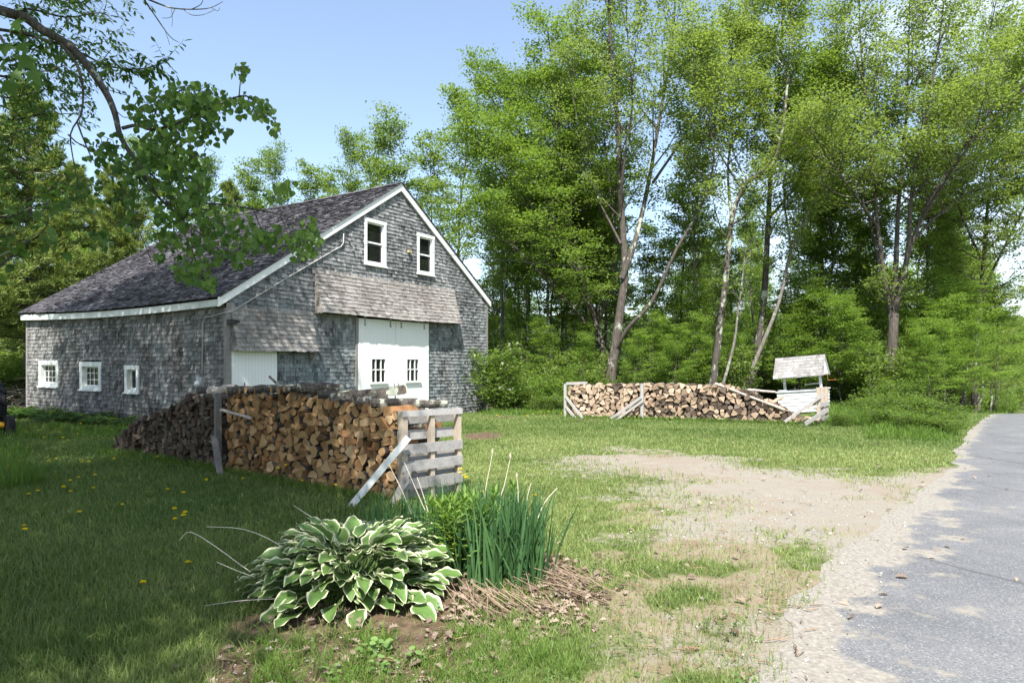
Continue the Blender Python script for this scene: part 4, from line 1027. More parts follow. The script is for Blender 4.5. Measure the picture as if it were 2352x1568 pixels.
# generic woodland trees, reused by copies
def generic(seed, Ht, L1, n1, f0, rad, el, size, nl, bark, lm, name, n2=6):
    st = [(stem_up(Ht, (rng.normal(0, .5), rng.normal(0, .3)), .14, seed), rad, .015, 1., f0)]
    wd, cc, dd = grow(seed, st, n1, L1, el, n2, .9, 2, f0=f0)
    return make_tree(name, '', 'tree', (0, 0, 0), wd, leaves(seed, cc, dd, int(nl * 3.3), size * .70, .23, .28), bark, lm)
kinds = [generic(201, 15, 2.5, 30, .32, .17, (5, 50), .24, 9, m_bk_grey, L_forest, 'forest_tree'),
         generic(202, 13, 2.1, 26, .28, .12, (10, 55), .22, 9, m_bk_dark, L_maple, 'forest_tree'),
         generic(203, 16, 2.2, 30, .40, .14, (15, 55), .20, 9, m_bk_pale, L_aspen, 'forest_tree'),
         generic(204, 9.5, 2.0, 24, .22, .07, (0, 45), .19, 9, m_bk_grey, L_bright, 'forest_tree'),
         generic(205, 11, 1.6, 16, .5, .085, (10, 50), .2, 8, m_bk_dark, L_forest, 'forest_tree')]
used = set()
def put(k, px, d, sc, rz, lab, group=None, off=0, wide=1.):
    x = (px - CX) / FPX * d; loc = (x, d, float(ground_h(x, d)) - .1 + off); src = kinds[k]
    if k not in used:
        used.add(k); src.location = loc; src.rotation_euler = (0, 0, rz); src.scale = (sc * wide, sc * wide, sc); src['label'] = lab
        if group: src['group'] = group
        return src
    return dup(src, loc, rz, (sc * wide, sc * wide, sc), lab, group)
R = np.random.default_rng(55)
# skyline behind the barn (left to right)
G1 = 'trees on the skyline behind the barn roof'
put(2, 920, 43, 1.06, .4, 'tall pale aspen rising just left of the gable peak', wide=1.25)
put(2, 1062, 41, 1.12, 1.9, 'tall aspen between the gable peak and the full maple', wide=1.2)
for i, (px, d, sc, k) in enumerate([(470, 52, .85, 2), (560, 48, .80, 0), (640, 55, .92, 2), (720, 50, .83, 0), (790, 56, 1.0, 2), (850, 47, .84, 0), (600, 60, .95, 1), (760, 62, 1.1, 1), (985, 50, .95, 0), (410, 45, .8, 0), (330, 44, .78, 2), (880, 58, .9, 3)]):
    put(k, px, d, sc * 1.27, R.uniform(0, 6), 'light green deciduous tree on the skyline behind the barn roof', G1)
# left wood behind the barn's far corner
G2 = 'trees in the shady wood at the far left'
for i in range(15):
    d = R.uniform(37, 50); px = R.uniform(-140, 300); put(int(R.choice([0, 1, 4, 3])), px, d, R.uniform(.7, .95), R.uniform(0, 6), 'woodland tree in the shady left wood behind the barn corner', G2)
# wood between barn and well
G3 = 'slender trees deep in the wood behind the far woodpile'
for i in range(46):
    px = R.uniform(1110, 2080); d = R.uniform(34, 62); put(int(R.choice([4, 4, 1, 0, 2, 3])), px, d, R.uniform(.72, 1.08), R.uniform(0, 6), 'slender tree deep in the wood behind the far woodpile', G3)
for (px, d, sc, k) in [(1138, 33, .95, 4), (1158, 36, 1.05, 2), (1183, 34, 1., 4), (1205, 38, 1.1, 2), (1222, 33, .9, 4), (1248, 36, 1.1, 4), (1270, 34, 1., 2), (1296, 37, 1.1, 4), (1318, 34, .95, 4), (1340, 36, 1.05, 2), (1360, 33.5, .9, 4), (1560, 35, 1.1, 4), (1590, 33, 1., 2), (1845, 34, 1.05, 4), (1880, 36, 1.1, 2)]:
    put(k, px, d, sc, R.uniform(0, 6), 'slender pale-trunked tree just inside the wood edge', 'slender trees just inside the wood edge')
# bare-looking leaning saplings and edge trees
G4 = 'young bright-leaved trees along the wood edge'
for (px, d, sc, k) in [(1185, 33, .55, 3), (1250, 31, .42, 3), (1330, 32, .4, 3), (1500, 33, .62, 3), (1565, 32, .5, 3), (1600, 31, .62, 3), (1480, 36, .7, 1), (1850, 29, .52, 3), (1800, 31, .6, 3), (1940, 28.5, .50, 3), (1990, 29.5, .55, 3), (2010, 31, .75, 1), (1900, 33, .9, 1), (1960, 34, .9, 0), (2085, 28, .46, 3), (2120, 29, .6, 3),
        (1945, 27, .44, 3), (1975, 26.4, .38, 3), (2105, 26.5, .36, 3), (2150, 26.8, .44, 3), (2195, 27.5, .52, 3), (2235, 29, .55, 3), (2275, 32, .6, 3), (2170, 25, .34, 3), (2130, 24.2, .3, 3), (2215, 27, .36, 3), (1900, 28.2, .5, 3), (1870, 29.2, .62, 3), (1820, 29, .45, 3),
        (1345, 29.5, .34, 3), (1455, 28.5, .34, 3), (1500, 29.2, .42, 3), (1545, 28.4, .36, 3), (1590, 29.2, .42, 3), (1620, 28.8, .32, 3), (1680, 30.5, .42, 3), (1760, 30.5, .48, 3)]:
    put(k, px, d, sc, R.uniform(0, 6), 'young bright-leaved tree at the edge of the wood', G4, wide=1.25)
# roadside wood on the right
G5 = 'leafy trees along the left side of the road'
for (px, d, sc, k) in [(2140, 31, .78, 0), (2175, 33, .66, 1), (2205, 36, .72, 0), (2235, 39, .66, 1), (2190, 42, .85, 0), (2250, 45, .66, 0), (2272, 51, .64, 1), (2290, 58, .68, 0), (2262, 62, .95, 0), (2300, 70, .75, 1), (2312, 80, .8, 0), (2330, 92, .8, 0), (2345, 100, .85, 1), (2160, 50, 1.0, 0), (2110, 45, 1.0, 1), (2225, 56, 1.0, 1), (2165, 28.5, .5, 3), (2205, 30, .42, 3), (2240, 34, .42, 3), (2362, 108, .8, 0), (2385, 112, .8, 1), (2320, 112, .9, 0), (2410, 105, .7, 0), (2340, 120, 1., 1), (2370, 125, 1., 0)]:
    put(k, px, d, sc, R.uniform(0, 6), 'leafy tree on the left roadside beyond the well', G5, wide=1.2)
# two trees right of the road, outside the picture, whose shade lies on the asphalt
for (x, y, sc) in ((20.5, 14.5, .78), (24, 19, .8)):
    dup(kinds[0], (x, y, 0), R.uniform(0, 6), sc, 'leafy tree on the right side of the road', 'trees on the right side of the road')

# unseen trees added behind and left of the viewer to block skylight
for (x, y, sc, k) in ((-10, -4, .95, 0), (-4.5, -8, .9, 0), (-17, 1, .95, 0), (-18, 8, 1., 0), (-14, -8, 1., 1), (1.5, -10.5, .8, 0)):
    dup(kinds[k], (x, y, 0), R.uniform(0, 6), (sc * 1.2, sc * 1.2, sc), 'unseen leafy tree added out of view to block skylight', 'unseen trees added to block skylight')

# pines
def pine(seed, Ht, Lmax, rad, f0=.2):
    r = np.random.default_rng(seed); mb = MB(); T = smooth_path(stem_up(Ht, (r.normal(0, .3), 0), .06, seed), 3); mb.tube(T, np.linspace(rad, .02, len(T)), 9, 0, .5, False)
    Cc, Dd = [], []; z = f0
    while z < .985:
        p, _ = along(T, z); L0 = Lmax * (1 - z) ** .75 * (.55 + .45 * min(1, (z - f0) / .15 + .5)) + .25
        for b in range(r.integers(5, 9)):
            az = r.uniform(0, 6.28); L = L0 * r.uniform(.6, 1.15); e = math.radians(-4 + 38 * z + r.normal(0, 7)); d = np.array([math.cos(az) * math.cos(e), math.sin(az) * math.cos(e), math.sin(e)])
            B = np.array([p, p + d * L * .5 + ZZ * -.04 * L, p + d * L + ZZ * .06 * L]); mb.tube(B, [max(.012, .02 * L), .014, .006], 4, 0, .5, False)
            m = int(6 + L * 6.5)
            for j in range(m):
                g_ = .3 + .7 * (j + r.uniform(0, 1)) / m; q, tg = along(B, g_); sd = np.cross(tg, ZZ) * r.normal(0, .32 * (1.25 - g_) * L * .55)
                Cc.append(q + sd + ZZ * r.normal(.05, .05)); Dd.append(norm(tg + norm(sd + 1e-6) * .5 + ZZ * .35))
        z += r.uniform(.022, .036)
    Cc = np.array(Cc); Dd = np.array(Dd); nl = 15; n_ = len(Cc) * nl
    p = np.repeat(Cc, nl, 0) + r.normal(0, .05, (n_, 3)); ax = np.repeat(Dd, nl, 0) + r.normal(0, .55, (n_, 3)); nm = r.normal(0, 1, (n_, 3)) + ZZ * .8
    V, F = scatter((np.array([[0, .09, 0], [0, -.09, 0], [1, -.03, 0], [1, .03, 0]], float), np.array([[0, 1, 2, 3]])), p, ax, nm, .24 * r.uniform(.7, 1.2, n_))
    t = np.clip(np.repeat(r.normal(.5, .22, len(Cc)), nl) + r.normal(0, .1, n_), 0, 1)
    return mb, (V, F, t)
def put_pine(px, d, Ht, Lm, rad, seed, lab, f0=.2):
    x = (px - CX) / FPX * d; w, c = pine(seed, Ht, Lm, rad, f0)
    return make_tree('pine_tree', lab, 'tree', (x, d, float(ground_h(x, d)) - .1), w, c, m_bk_pine, L_pine)
p1 = put_pine(78, 31, 14.6, 5.0, .3, 301, 'large white pine with spreading boughs behind the barn far corner', .22)
p2 = put_pine(255, 38, 13.2, 4.2, .24, 302, 'white pine behind the barn roof, right of the large pine', .2)
p3 = put_pine(-70, 27, 13.5, 4.4, .25, 303, 'white pine at the left picture edge beside the large pine', .22)
x = (532 - CX) / FPX * 62; dup(p2, (x, 62, -.5), 2., 1.42, 'distant bluish pine on the skyline above the barn roof')
x = (2215 - CX) / FPX * 48; dup(p2, (x, 48, float(ground_h(x, 48)) - .2), 1., .95, 'dark pine among the roadside trees on the right')
x = (160 - CX) / FPX * 45; dup(p1, (x, 45, -.5), 2., 1.05, 'white pine behind the large pine at the left')

# ---------------------------------------------------------------- shrubs
def shrub(seed, Ht, W, ns, nl, size, lm, name='shrub', flowers=False, lean=.9):
    r = np.random.default_rng(seed); st = []
    for i in range(ns):
        a = r.uniform(0, 6.28); q = r.uniform(.1, 1) * W * .6; e = np.array([math.cos(a) * q, math.sin(a) * q, Ht * r.uniform(.6, 1)])
        b = np.array([math.cos(a) * q * .25, math.sin(a) * q * .25, -.05]); st.append(([b, b * .4 + e * .5 + ZZ * .1, e], .018, .006, 1., .15))
    wd, cc, dd = grow(seed, st, 7, W * .42, (0, 45), 4, .34, 2, shape=lambda f: .7 + .3 * math.sin(3.1 * f), f0=.15, curve=.05, r1=.006)
    t = thing(name, '', 'shrub'); wd.build('stems', [m_bk_grey], t, True)
    V, F, tt = leaves(seed, cc, dd, nl, size, .12, .6); ok = V.reshape(-1, 4, 3)[:, :, 2].min(1) > 0; F = F[ok]; mesh_k('foliage', V, F, lm, t, tint=tt[ok])
    if flowers:
        sel = cc[(cc[:, 2] > Ht * .35)]; sel = sel[r.choice(len(sel), 34, False)] + ZZ * .08
        n_ = len(sel) * 26; p = np.repeat(sel, 26, 0) + r.normal(0, .035, (n_, 3)); V, F = scatter((np.array([[0, 0, 0], [.5, .5, 0], [1, 0, 0], [.5, -.5, 0]], float), np.array([[0, 3, 2, 1]])), p, r.normal(0, 1, (n_, 3)), r.normal(0, .5, (n_, 3)) + ZZ, .03)
        mesh_k('flowers', V, F, plain_mat('cream_flowers', (.72, .70, .55), .7, .1), t, tint=np.zeros(len(F)))
    return t
sh = [shrub(401, 1.3, 1.7, 12, 6, .10, L_shrub), shrub(402, 1.8, 1.9, 11, 6, .12, L_bright), shrub(403, 2.3, 2.0, 12, 6, .14, L_forest)]
eld = shrub(404, 2.5, 2.1, 13, 7, .13, L_shrub, 'elder_bush', True)
eld.location = (-.55, 27.5, -.2); eld['label'] = 'elder bush with cream flower clusters at the barn right corner'
u2 = set()
def puts(k, x, y, sc, lab, group=None):
    loc = (x, y, float(ground_h(x, y)) - .05)
    if k not in u2: u2.add(k); sh[k].location = loc; sh[k].scale = (sc,) * 3; sh[k]['label'] = lab; o = sh[k]; tag(o, group=group)
    else: o = dup(sh[k], loc, R.uniform(0, 6), sc, lab, group)
    return o
G6 = 'bushes along the wood edge between barn and far woodpile'
for (px, d, sc, k) in [(1180, 29.5, .8, 1), (1215, 28.6, .75, 1), (1255, 29.5, .85, 1), (1290, 28.4, .8, 1), (1150, 31, .9, 2), (1330, 29, .8, 2), (1240, 27.3, .5, 0), (1275, 27, .5, 0)]:
    puts(k, (px - CX) / FPX * d, d, sc, 'leafy bush at the wood edge between the barn and the far woodpile', G6)
G7 = 'undergrowth bushes in the shade behind the far woodpile'
for i in range(44):
    px = R.uniform(1200, 2060); d = R.uniform(27.5, 45) if px < 1760 else R.uniform(29, 45); puts(int(R.choice([1, 2, 2, 0])), (px - CX) / FPX * d, d, R.uniform(.6, 1.25), 'undergrowth bush in the wood behind the far woodpile', G7)
G8 = 'low bushes on the bank beside the road'
for (px, d, sc, zs) in [(2060, 19.6, .66, .62), (2105, 18.5, .62, .6), (2150, 18.0, .5, .6), (2085, 21, .8, .7), (2025, 21.8, .62, .7), (2140, 20.6, .75, .75), (1985, 23.0, .6, .7), (2170, 19.6, .55, .6), (2045, 24, .8, .9)]:
    o = puts(0, (px - CX) / FPX * d, d, sc, 'low spreading bush on the grassy bank beside the road', G8); o.scale = (sc * 1.15, sc, sc * zs)
G9 = 'roadside bushes below the trees beyond the well'
for i in range(64):
    d = R.uniform(24.5, 58) if i < 30 else R.uniform(45, 112); e = np.interp(d, RE[:, 1], RE[:, 0]); puts(int(R.choice([0, 1, 2])), max(e - R.uniform(2.6, 6.5) - (1.0 if d < 30 else 0), 14.4 if d < 29 else 0), d, R.uniform(.6, 1.2) * (1 if i < 30 else 1.7), 'roadside bush below the trees beyond the well', G9)
G10 = 'undergrowth in the left wood behind the barn'
for i in range(14):
    d = R.uniform(29, 42); px = R.uniform(-60, 200); puts(int(R.choice([1, 2])), (px - CX) / FPX * d, d, R.uniform(.7, 1.2), 'undergrowth bush in the left wood behind the barn', G10)
puts(0, 9.65, 20.0, .30, 'small dark green bush at the foot of the far pallet')
# far wooded ridge: one mass
r = np.random.default_rng(77); n_ = 60000; a = r.uniform(-1.15, 1.15, n_); d = r.uniform(120, 260, n_); x = np.sin(a) * d; y = np.cos(a) * d
top = (8 + 7 * fbm(x * .06, y * .06, 9)) * np.sqrt(r.uniform(0, 1, n_)); p = np.stack([x, y, ground_h(x, y) + top], 1)
p = p[road_off(p[:, 0], p[:, 1]) < -6]; n_ = len(p)
V, F = scatter(kite(), p, r.normal(0, 1, (n_, 3)), r.normal(0, .6, (n_, 3)) + ZZ, r.uniform(1.2, 2.4, n_))
o = mesh_k('far_woods', V, F, leaf_mat('far_leaves', (.04, .075, .025), (.095, .14, .05)), tint=r.uniform(0, 1, n_)); tag(o, 'far wooded ridge seen between the trunks', 'woods', kind='stuff')
# ---------------------------------------------------------------- hosta
m_hosta, nt = newmat('hosta_leaf'); n = N(nt)
ed = n.math('ADD', n.attr('edge'), n.math('MULTIPLY', n.math('SUBTRACT', n.noise(16, n.pos(), 3), .5), .42))
vein = n.math('SINE', n.math('MULTIPLY', n.attr('side'), 30.))
gcol = n.mix(n.mapr(n.noise(7, n.pos(), 3), .3, .7), (.085, .165, .042), (.15, .255, .068))
gcol = n.mix(n.mapr(vein, .2, 1, 0, .3), gcol, (.08, .15, .04))
gcol = n.mix(n.mapr(ed, .58, .74, 0, .4), gcol, (.24, .34, .17))
c = n.mix(n.mapr(ed, .76, .85), gcol, (.70, .70, .46))
p = n.pbsdf(c, .38, .35, n.bump(vein, .25, .004)); tr_ = n.n('ShaderNodeBsdfTranslucent'); n.l(c, tr_.inputs[0]); mx = n.n('ShaderNodeMixShader'); mx.inputs[0].default_value = .22
n.l(p, mx.inputs[1]); n.l(tr_.outputs[0], mx.inputs[2]); n.out(mx.outputs[0])
r = np.random.default_rng(12); hb = np.array([-1.31, 5.62, 0.]); hb[2] = float(ground_h(*hb[:2]))
host = thing('hosta', 'large hosta with green leaves edged in white', 'plant', tuple(hb))
V, F, E_, Sd, nv = [], [], [], [], 0; pet = MB()
FT = np.array([0, .02, .08, .2, .38, .58, .76, .9, .97, 1.]); FW = np.array([.12, .52, .80, .97, 1., .86, .58, .28, .10, 0.])
kk = np.linspace(-1, 1, 9)
def hleaf(a, phi, Lp, l, r0, roll, wd):
    global nv
    h = np.array([math.cos(a), math.sin(a), 0]); sd = np.array([-math.sin(a), math.cos(a), 0]); p = h * r0; P = [p]; ang = phi
    for q in range(5): p = p + (h * math.cos(ang) + ZZ * math.sin(ang)) * Lp / 5; P.append(p); ang -= .10
    pet.tube(P, [.007, .006, .005, .005, .004, .004], 5, 0, .5, False)
    ang = ang * .58 + r.normal(.06, .16); tt = np.linspace(0, 1, 11); ph = r.uniform(0, 6.28); cup = r.uniform(.18, .42); bend = r.uniform(.35, .95)
    for i, t in enumerate(tt):
        w = np.interp(t, FT, FW) * l * wd; d = h * math.cos(ang) + ZZ * math.sin(ang); nn = -h * math.sin(ang) + ZZ * math.cos(ang)
        s2 = norm(sd + nn * roll); n2 = norm(np.cross(d, s2)); n2 = n2 if n2[2] > 0 else -n2
        for k in kk:
            back = -.09 * l * (abs(k) ** 2) * (t < .1)
            V.append(p + s2 * k * w + n2 * (abs(k) ** 1.4 * w * cup + .045 * l * abs(k) ** 3 * math.sin(ph + t * 15 + (k > 0) * 2)) + d * back)
            E_.append(max(abs(k), (t - .86) * 7 if t > .86 else 0)); Sd.append(k * (1.1 - .5 * t))
        p = p + d * l / 10; ang -= bend / 10 * (.5 + t)
    for i in range(10):
        for j in range(8): F.append((nv + i * 9 + j, nv + i * 9 + j + 1, nv + (i + 1) * 9 + j + 1, nv + (i + 1) * 9 + j))
    nv += 99
for i in range(285):
    q = (i + .5) / 285; phi = math.radians(14 + 74 * q ** .9 + r.normal(0, 5)); a = i * 2.39996 + r.normal(0, .2)
    Lp = (.50 - .12 * q) * r.uniform(.8, 1.1) + (.04 if abs(math.cos(a)) > .6 else 0) ; hleaf(a, phi, Lp, r.uniform(.19, .27), .04 + .16 * r.random(), r.normal(0, .28), r.uniform(.27, .36))
for (a, L) in ((-1.9, .66), (-.55, .62), (-.75, .72), (-2.3, .5), (-1.3, .55)): hleaf(a, .28, L, .24, .1, r.normal(0, .3), .34)
o = mesh_k('foliage', np.array(V), F, m_hosta, host, pattr=dict(edge=E_, side=Sd), smooth=True)
pet.build('leaf_stalks', [plain_mat('leaf_stalk', (.12, .20, .06), .5)], host, True)

# ---------------------------------------------------------------- iris clump, narrow-leaved perennial, straw, stalks
def blades(seed, P, h, w, lean, mat, name, parent=None, bend=.35, tint=None, zfun=True):
    r = np.random.default_rng(seed); P = np.asarray(P, float); n_ = len(P); a = r.uniform(0, 6.28, n_); la = np.abs(r.normal(0, lean, n_)) if np.isscalar(lean) else lean
    d = np.stack([np.cos(a), np.sin(a)], 1); f = r.uniform(0, 6.28, n_); s = np.stack([np.cos(f), np.sin(f)], 1)
    h = np.broadcast_to(np.asarray(h, float), (n_,)); w = np.broadcast_to(np.asarray(w, float), (n_,)); V = np.zeros((n_, 8, 3)); b = bend * (.4 + r.random(n_))
    for i, (t, ww) in enumerate(((0, .8), (.4, 1.), (.75, .72), (1, .06))):
        off = d * (la * t + b * la * t * t * 1.5)[:, None] * h[:, None]; z = h * t * np.sqrt(np.clip(1 - (la * t) ** 2 * .5, .1, 1))
        for j, sg in ((0, -1), (1, 1)):
            V[:, i * 2 + j, :2] = P[:, :2] + off + sg * s * (w * ww * .5)[:, None]; V[:, i * 2 + j, 2] = P[:, 2] + z
    F = np.array([[0, 1, 3, 2], [2, 3, 5, 4], [4, 5, 7, 6]]); F = ((np.arange(n_) * 8)[:, None, None] + F[None]).reshape(-1, 4)
    t = np.repeat(np.clip(r.normal(.5, .25, n_), 0, 1) if tint is None else tint, 3)
    return mesh_k(name, V.reshape(-1, 3), F, mat, parent, tint=t)
L_iris = leaf_mat('iris_leaf', (.035, .095, .04), (.085, .18, .06), .32, .42, .35)
L_per = leaf_mat('perennial_leaf', (.10, .20, .03), (.20, .31, .06), .42)
r = np.random.default_rng(21); P = []
for (cx, cy, rx, ry, k) in ((-.08, 5.95, .40, .42, 620), (-.30, 6.55, .50, .40, 380), (-1.15, 7.25, .62, .30, 170), (-.55, 7.05, .4, .3, 110)):
    q = r.normal(0, .55, (k, 2)); q = q[np.hypot(q[:, 0], q[:, 1]) < 1.05]; P += [(cx + rx * u, cy + ry * v) for u, v in q]
P = np.array(P); P = np.column_stack([P, ground_h(P[:, 0], P[:, 1]) - .02]); ib = np.array([-.3, 6.3, 0.])
ir = thing('iris_clump', 'dense clump of tall narrow iris leaves behind the hosta', 'plant', tuple(ib))
blades(5, P - ib, r.uniform(.46, .80, len(P)) * np.where(P[:, 1] > 6.8, .72, 1.), r.uniform(.014, .026, len(P)), .16, L_iris, 'leaves', ir, .5)
per = thing('leafy_perennial', 'yellow-green narrow-leaved plant growing between hosta and iris', 'plant', (-.42, 6.05, 0))
mb = MB(); Pp, Ax = [], []; r = np.random.default_rng(33)
for i in range(24):
    b = np.array([r.normal(0, .2), r.normal(0, .22), 0]); H_ = r.uniform(.5, .72); tp = b + np.array([r.normal(0, .05), r.normal(0, .05), H_]); mb.tube([b, (b + tp) / 2 + r.normal(0, .01, 3), tp], [.005, .004, .003], 4, 0, .5, False)
    for k in range(34):
        f = .25 + .75 * (k / 33) ** .8; a = k * 2.4; el = .2 + .9 * f ** 3; Pp.append(b * (1 - f) + tp * f); Ax.append([math.cos(a) * math.cos(el), math.sin(a) * math.cos(el), math.sin(el)])
Pp, Ax = np.array(Pp), np.array(Ax); V, F = scatter(LANCE, Pp, Ax, np.tile([0, 0, 1.], (len(Pp), 1)) + r.normal(0, .3, (len(Pp), 3)), r.uniform(.075, .13, len(Pp)), .75)
mesh_k('leaves', V, F, L_per, per, tint=np.repeat(np.clip(r.normal(.5, .3, len(Pp)), 0, 1), len(LANCE[1]))); mb.build('stems', [plain_mat('green_stem', (.10, .16, .04))], per)

m_straw = wood_mat('dry_straw', (.10, .07, .048), (.32, .24, .165)); r = np.random.default_rng(44); mb = MB()
for i in range(120):
    grp = r.random()
    if grp < .55: c = np.array([.28, 5.75]) + r.normal(0, 1, 2) * [.22, .2]; a = r.normal(-.35, .45)
    else: c = np.array([-.22, 5.28]) + r.normal(0, 1, 2) * [.16, .12]; a = r.normal(-.85, .4)
    L = r.uniform(.2, .55); d = np.array([math.cos(a), math.sin(a)]); z0 = r.uniform(.05, .16)
    Q = [np.array([*(c + d * L * t), float(ground_h(*(c + d * L * t))) + z0 * (1 - t) ** 1.3 + .012 + .02 * math.sin(3 * t + i)]) for t in (0, .35, .7, 1)]
    mb.tube(Q, [.003, .003, .0025, .0015], 3, 0, float(r.uniform(0, 1)), False)
o = mb.build('dry_straw', [m_straw]); tag(o, 'matted dry straw lying at the foot of the iris clump', 'straw', kind='stuff')
m_stalk = wood_mat('dry_stalk', (.42, .36, .27), (.74, .68, .56))
def stalk(L, Y, lab, grp, w=.005, tip=False):
    P = smooth_path([at(q[0], q[1], q[2] if len(q) > 2 else Y) for q in L], 3); b = P[0].copy(); mb = MB(); mb.tube(P - b, np.linspace(w, w * .6, len(P)), 5, 0, .6)
    if tip: mb.tube([P[-1] - b, P[-1] - b + ZZ * .02, P[-1] - b + ZZ * .05], [.006, .01, .004], 6, 0, 0.)
    o = mb.build('dry_stalk', [m_stalk]); o.location = tuple(b); tag(o, lab, 'dry stalk', grp)
GA = 'dry flower stalks standing in the iris clump'; GB = 'dry stalks bending out of the hosta'
stalk([(1108, 1240), (1114, 1134), (1131, 1042)], 6.4, 'tallest dry flower stalk standing in the iris clump', GA, tip=True)
stalk([(1144, 1240), (1150, 1145), (1158, 1115), (1172, 1052)], 6.3, 'curved dry flower stalk right of the tallest one in the iris', GA, tip=True)
stalk([(1189, 1200), (1190, 1127), (1187, 1097)], 6.3, 'short upright dry stalk in the right half of the iris', GA, tip=True)
stalk([(1205, 1180), (1213, 1134), (1220, 1108)], 6.3, 'short slanted dry stalk near the right edge of the iris', GA)
stalk([(1228, 1210), (1250, 1155), (1280, 1120)], 6.0, 'dry stalk leaning right over the lawn from the iris', GA)
stalk([(985, 1190), (962, 1139), (929, 1062)], 6.9, 'pale dry stalk leaning left across the near pallet', GA)
stalk([(985, 1180), (972, 1136), (958, 1095)], 6.8, 'shorter pale dry stalk leaning left before the pallet slats', GA)
stalk([(945, 1180), (925, 1130), (893, 1065)], 7.0, 'brownish dry stalk leaning left before the near woodpile', GA)
stalk([(700, 1310, 5.5), (640, 1250), (560, 1215), (474, 1209)], 5.7, 'arched pale stalk reaching left from the hosta top', GB, .004)
stalk([(620, 1340, 5.4), (560, 1302), (500, 1258), (438, 1221), (412, 1240)], 5.4, 'bent pale stalk kinked at its tip left of the hosta', GB, .004)
stalk([(600, 1330, 5.3), (550, 1312), (498, 1290)], 5.3, 'short straight pale stalk just below the bent one', GB, .004)
stalk([(680, 1372, 5.1), (560, 1378), (470, 1390)], 5.1, 'low flat stalk lying left of the hosta foot', GB, .003)
stalk([(775, 1230, 6.0), (720, 1190), (674, 1160)], 6.1, 'brown stalk rising behind the hosta towards the near woodpile', GB, .004)

# ---------------------------------------------------------------- grass
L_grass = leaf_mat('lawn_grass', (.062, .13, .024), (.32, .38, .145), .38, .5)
L_tall = leaf_mat('tall_grass', (.075, .155, .022), (.16, .25, .05), .35, .5)
def dens(x, y):
    m = masks(x, y)
    d = (1 - m['gravel']) * (1 - .94 * m['dirt']) * (1 - m['road']) * (1 - .78 * m['patchy']) * (1 - .8 * m['forest'])
    ps, pz = (x - C0[0]) * U[0] + (y - C0[1]) * U[1], (x - C0[0]) * NG[0] + (y - C0[1]) * NG[1]
    return d * ~((ps > -.05) & (ps < GW) & (pz < .02) & (pz > -LD - .1))
r = np.random.default_rng(61); NB = 620000
y = 2.35 * (32 / 2.35) ** r.random(NB)                      # thinner with distance
y = np.where(r.random(NB) < .5, y, 2.35 + 29.6 * r.random(NB) ** 1.4); x = r.uniform(-.80, .80, NB) * y
w_ = np.clip((y / 4) ** -.25, .35, 1); k = (r.random(NB) < dens(x, y) * (.55 + .45 * sstep(.35, .6, fbm(x * 2.2, y * 2.2, 71))))
x, y = x[k], y[k]; print('grass blades', len(x))
P = np.column_stack([x, y, ground_h(x, y) - .02 + fbm(x * 5, y * 5, 8) * .03])
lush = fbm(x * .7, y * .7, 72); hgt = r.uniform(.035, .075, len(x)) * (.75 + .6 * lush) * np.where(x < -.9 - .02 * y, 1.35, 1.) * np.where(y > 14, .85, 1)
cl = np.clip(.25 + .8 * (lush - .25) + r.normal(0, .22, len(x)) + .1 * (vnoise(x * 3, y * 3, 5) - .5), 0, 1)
cl = np.clip(np.where(r.random(len(x)) < .06, 1., 1 - cl * .9) - .34 * sstep(1.2, 4.5, sdf_poly(DRIVE, x, y)) + .08, 0, 1)  # greener away from the drive, and darkened further to stand in for tree shade
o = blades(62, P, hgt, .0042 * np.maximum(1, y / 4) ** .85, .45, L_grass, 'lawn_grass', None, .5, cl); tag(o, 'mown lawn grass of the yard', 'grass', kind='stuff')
T = []
def tuft(x, y, rad, k, h, ax=1.): 
    q = np.random.default_rng(int(abs(x * 131 + y * 71)) + k).normal(0, .5, (k, 2)) * rad * np.array([1, ax]); T.append(np.column_stack([x + q[:, 0], y + q[:, 1], np.full(k, h)]))
for u in np.arange(0, LEN, .16): q = Pa + EN * u - DN * .12; tuft(q[0], q[1], .16, 46, .16)
for u in np.arange(0, LO, .2): q = Qa + EO * u - DO * .15; tuft(q[0], q[1], .2, 50, .2)
for u in np.arange(0, LF + .6, .16): q = Fa + EF * u - DF * .14; tuft(q[0], q[1], .18, 34, .17)
for i in range(75): 
    px, py = r.uniform(560, 1340), r.uniform(1450, 1620); q = gp(px, py); tuft(q[0], q[1], .11, 60, r.uniform(.08, .17))
for i in range(26): px, py = r.uniform(1060, 1330), r.uniform(1330, 1440); q = gp(px, py); tuft(q[0], q[1], .07, 18, .12)
for i in range(46): px, d = r.uniform(1905, 2035), r.uniform(20.5, 23.6); tuft((px - CX) / FPX * d, d, .4, 110, r.uniform(.25, .5))
for i in range(40): px, d = r.uniform(2010, 2170), r.uniform(16.4, 19.5); tuft((px - CX) / FPX * d, d, .35, 90, r.uniform(.15, .35))
for i in range(46): px, d = r.uniform(1110, 1310), r.uniform(25, 27.5); tuft((px - CX) / FPX * d, d, .35, 60, r.uniform(.15, .3))
for i in range(30): px, py = r.uniform(-10, 330), r.uniform(985, 1010); q = gp(px, py); tuft(q[0], q[1], .4, 60, r.uniform(.15, .35))
for i in range(16): px, py = r.uniform(-10, 70), r.uniform(1030, 1130); q = gp(px, py); tuft(q[0], q[1], .35, 90, r.uniform(.2, .5))
for i in range(40): d = r.uniform(24, 60); e = np.interp(d, RE[:, 1], RE[:, 0]); tuft(e - r.uniform(.6, 3.), d, .5, 70, r.uniform(.15, .35))
T = np.concatenate(T); P = np.column_stack([T[:, 0], T[:, 1], ground_h(T[:, 0], T[:, 1]) - .02]); dist = np.hypot(P[:, 0], P[:, 1])
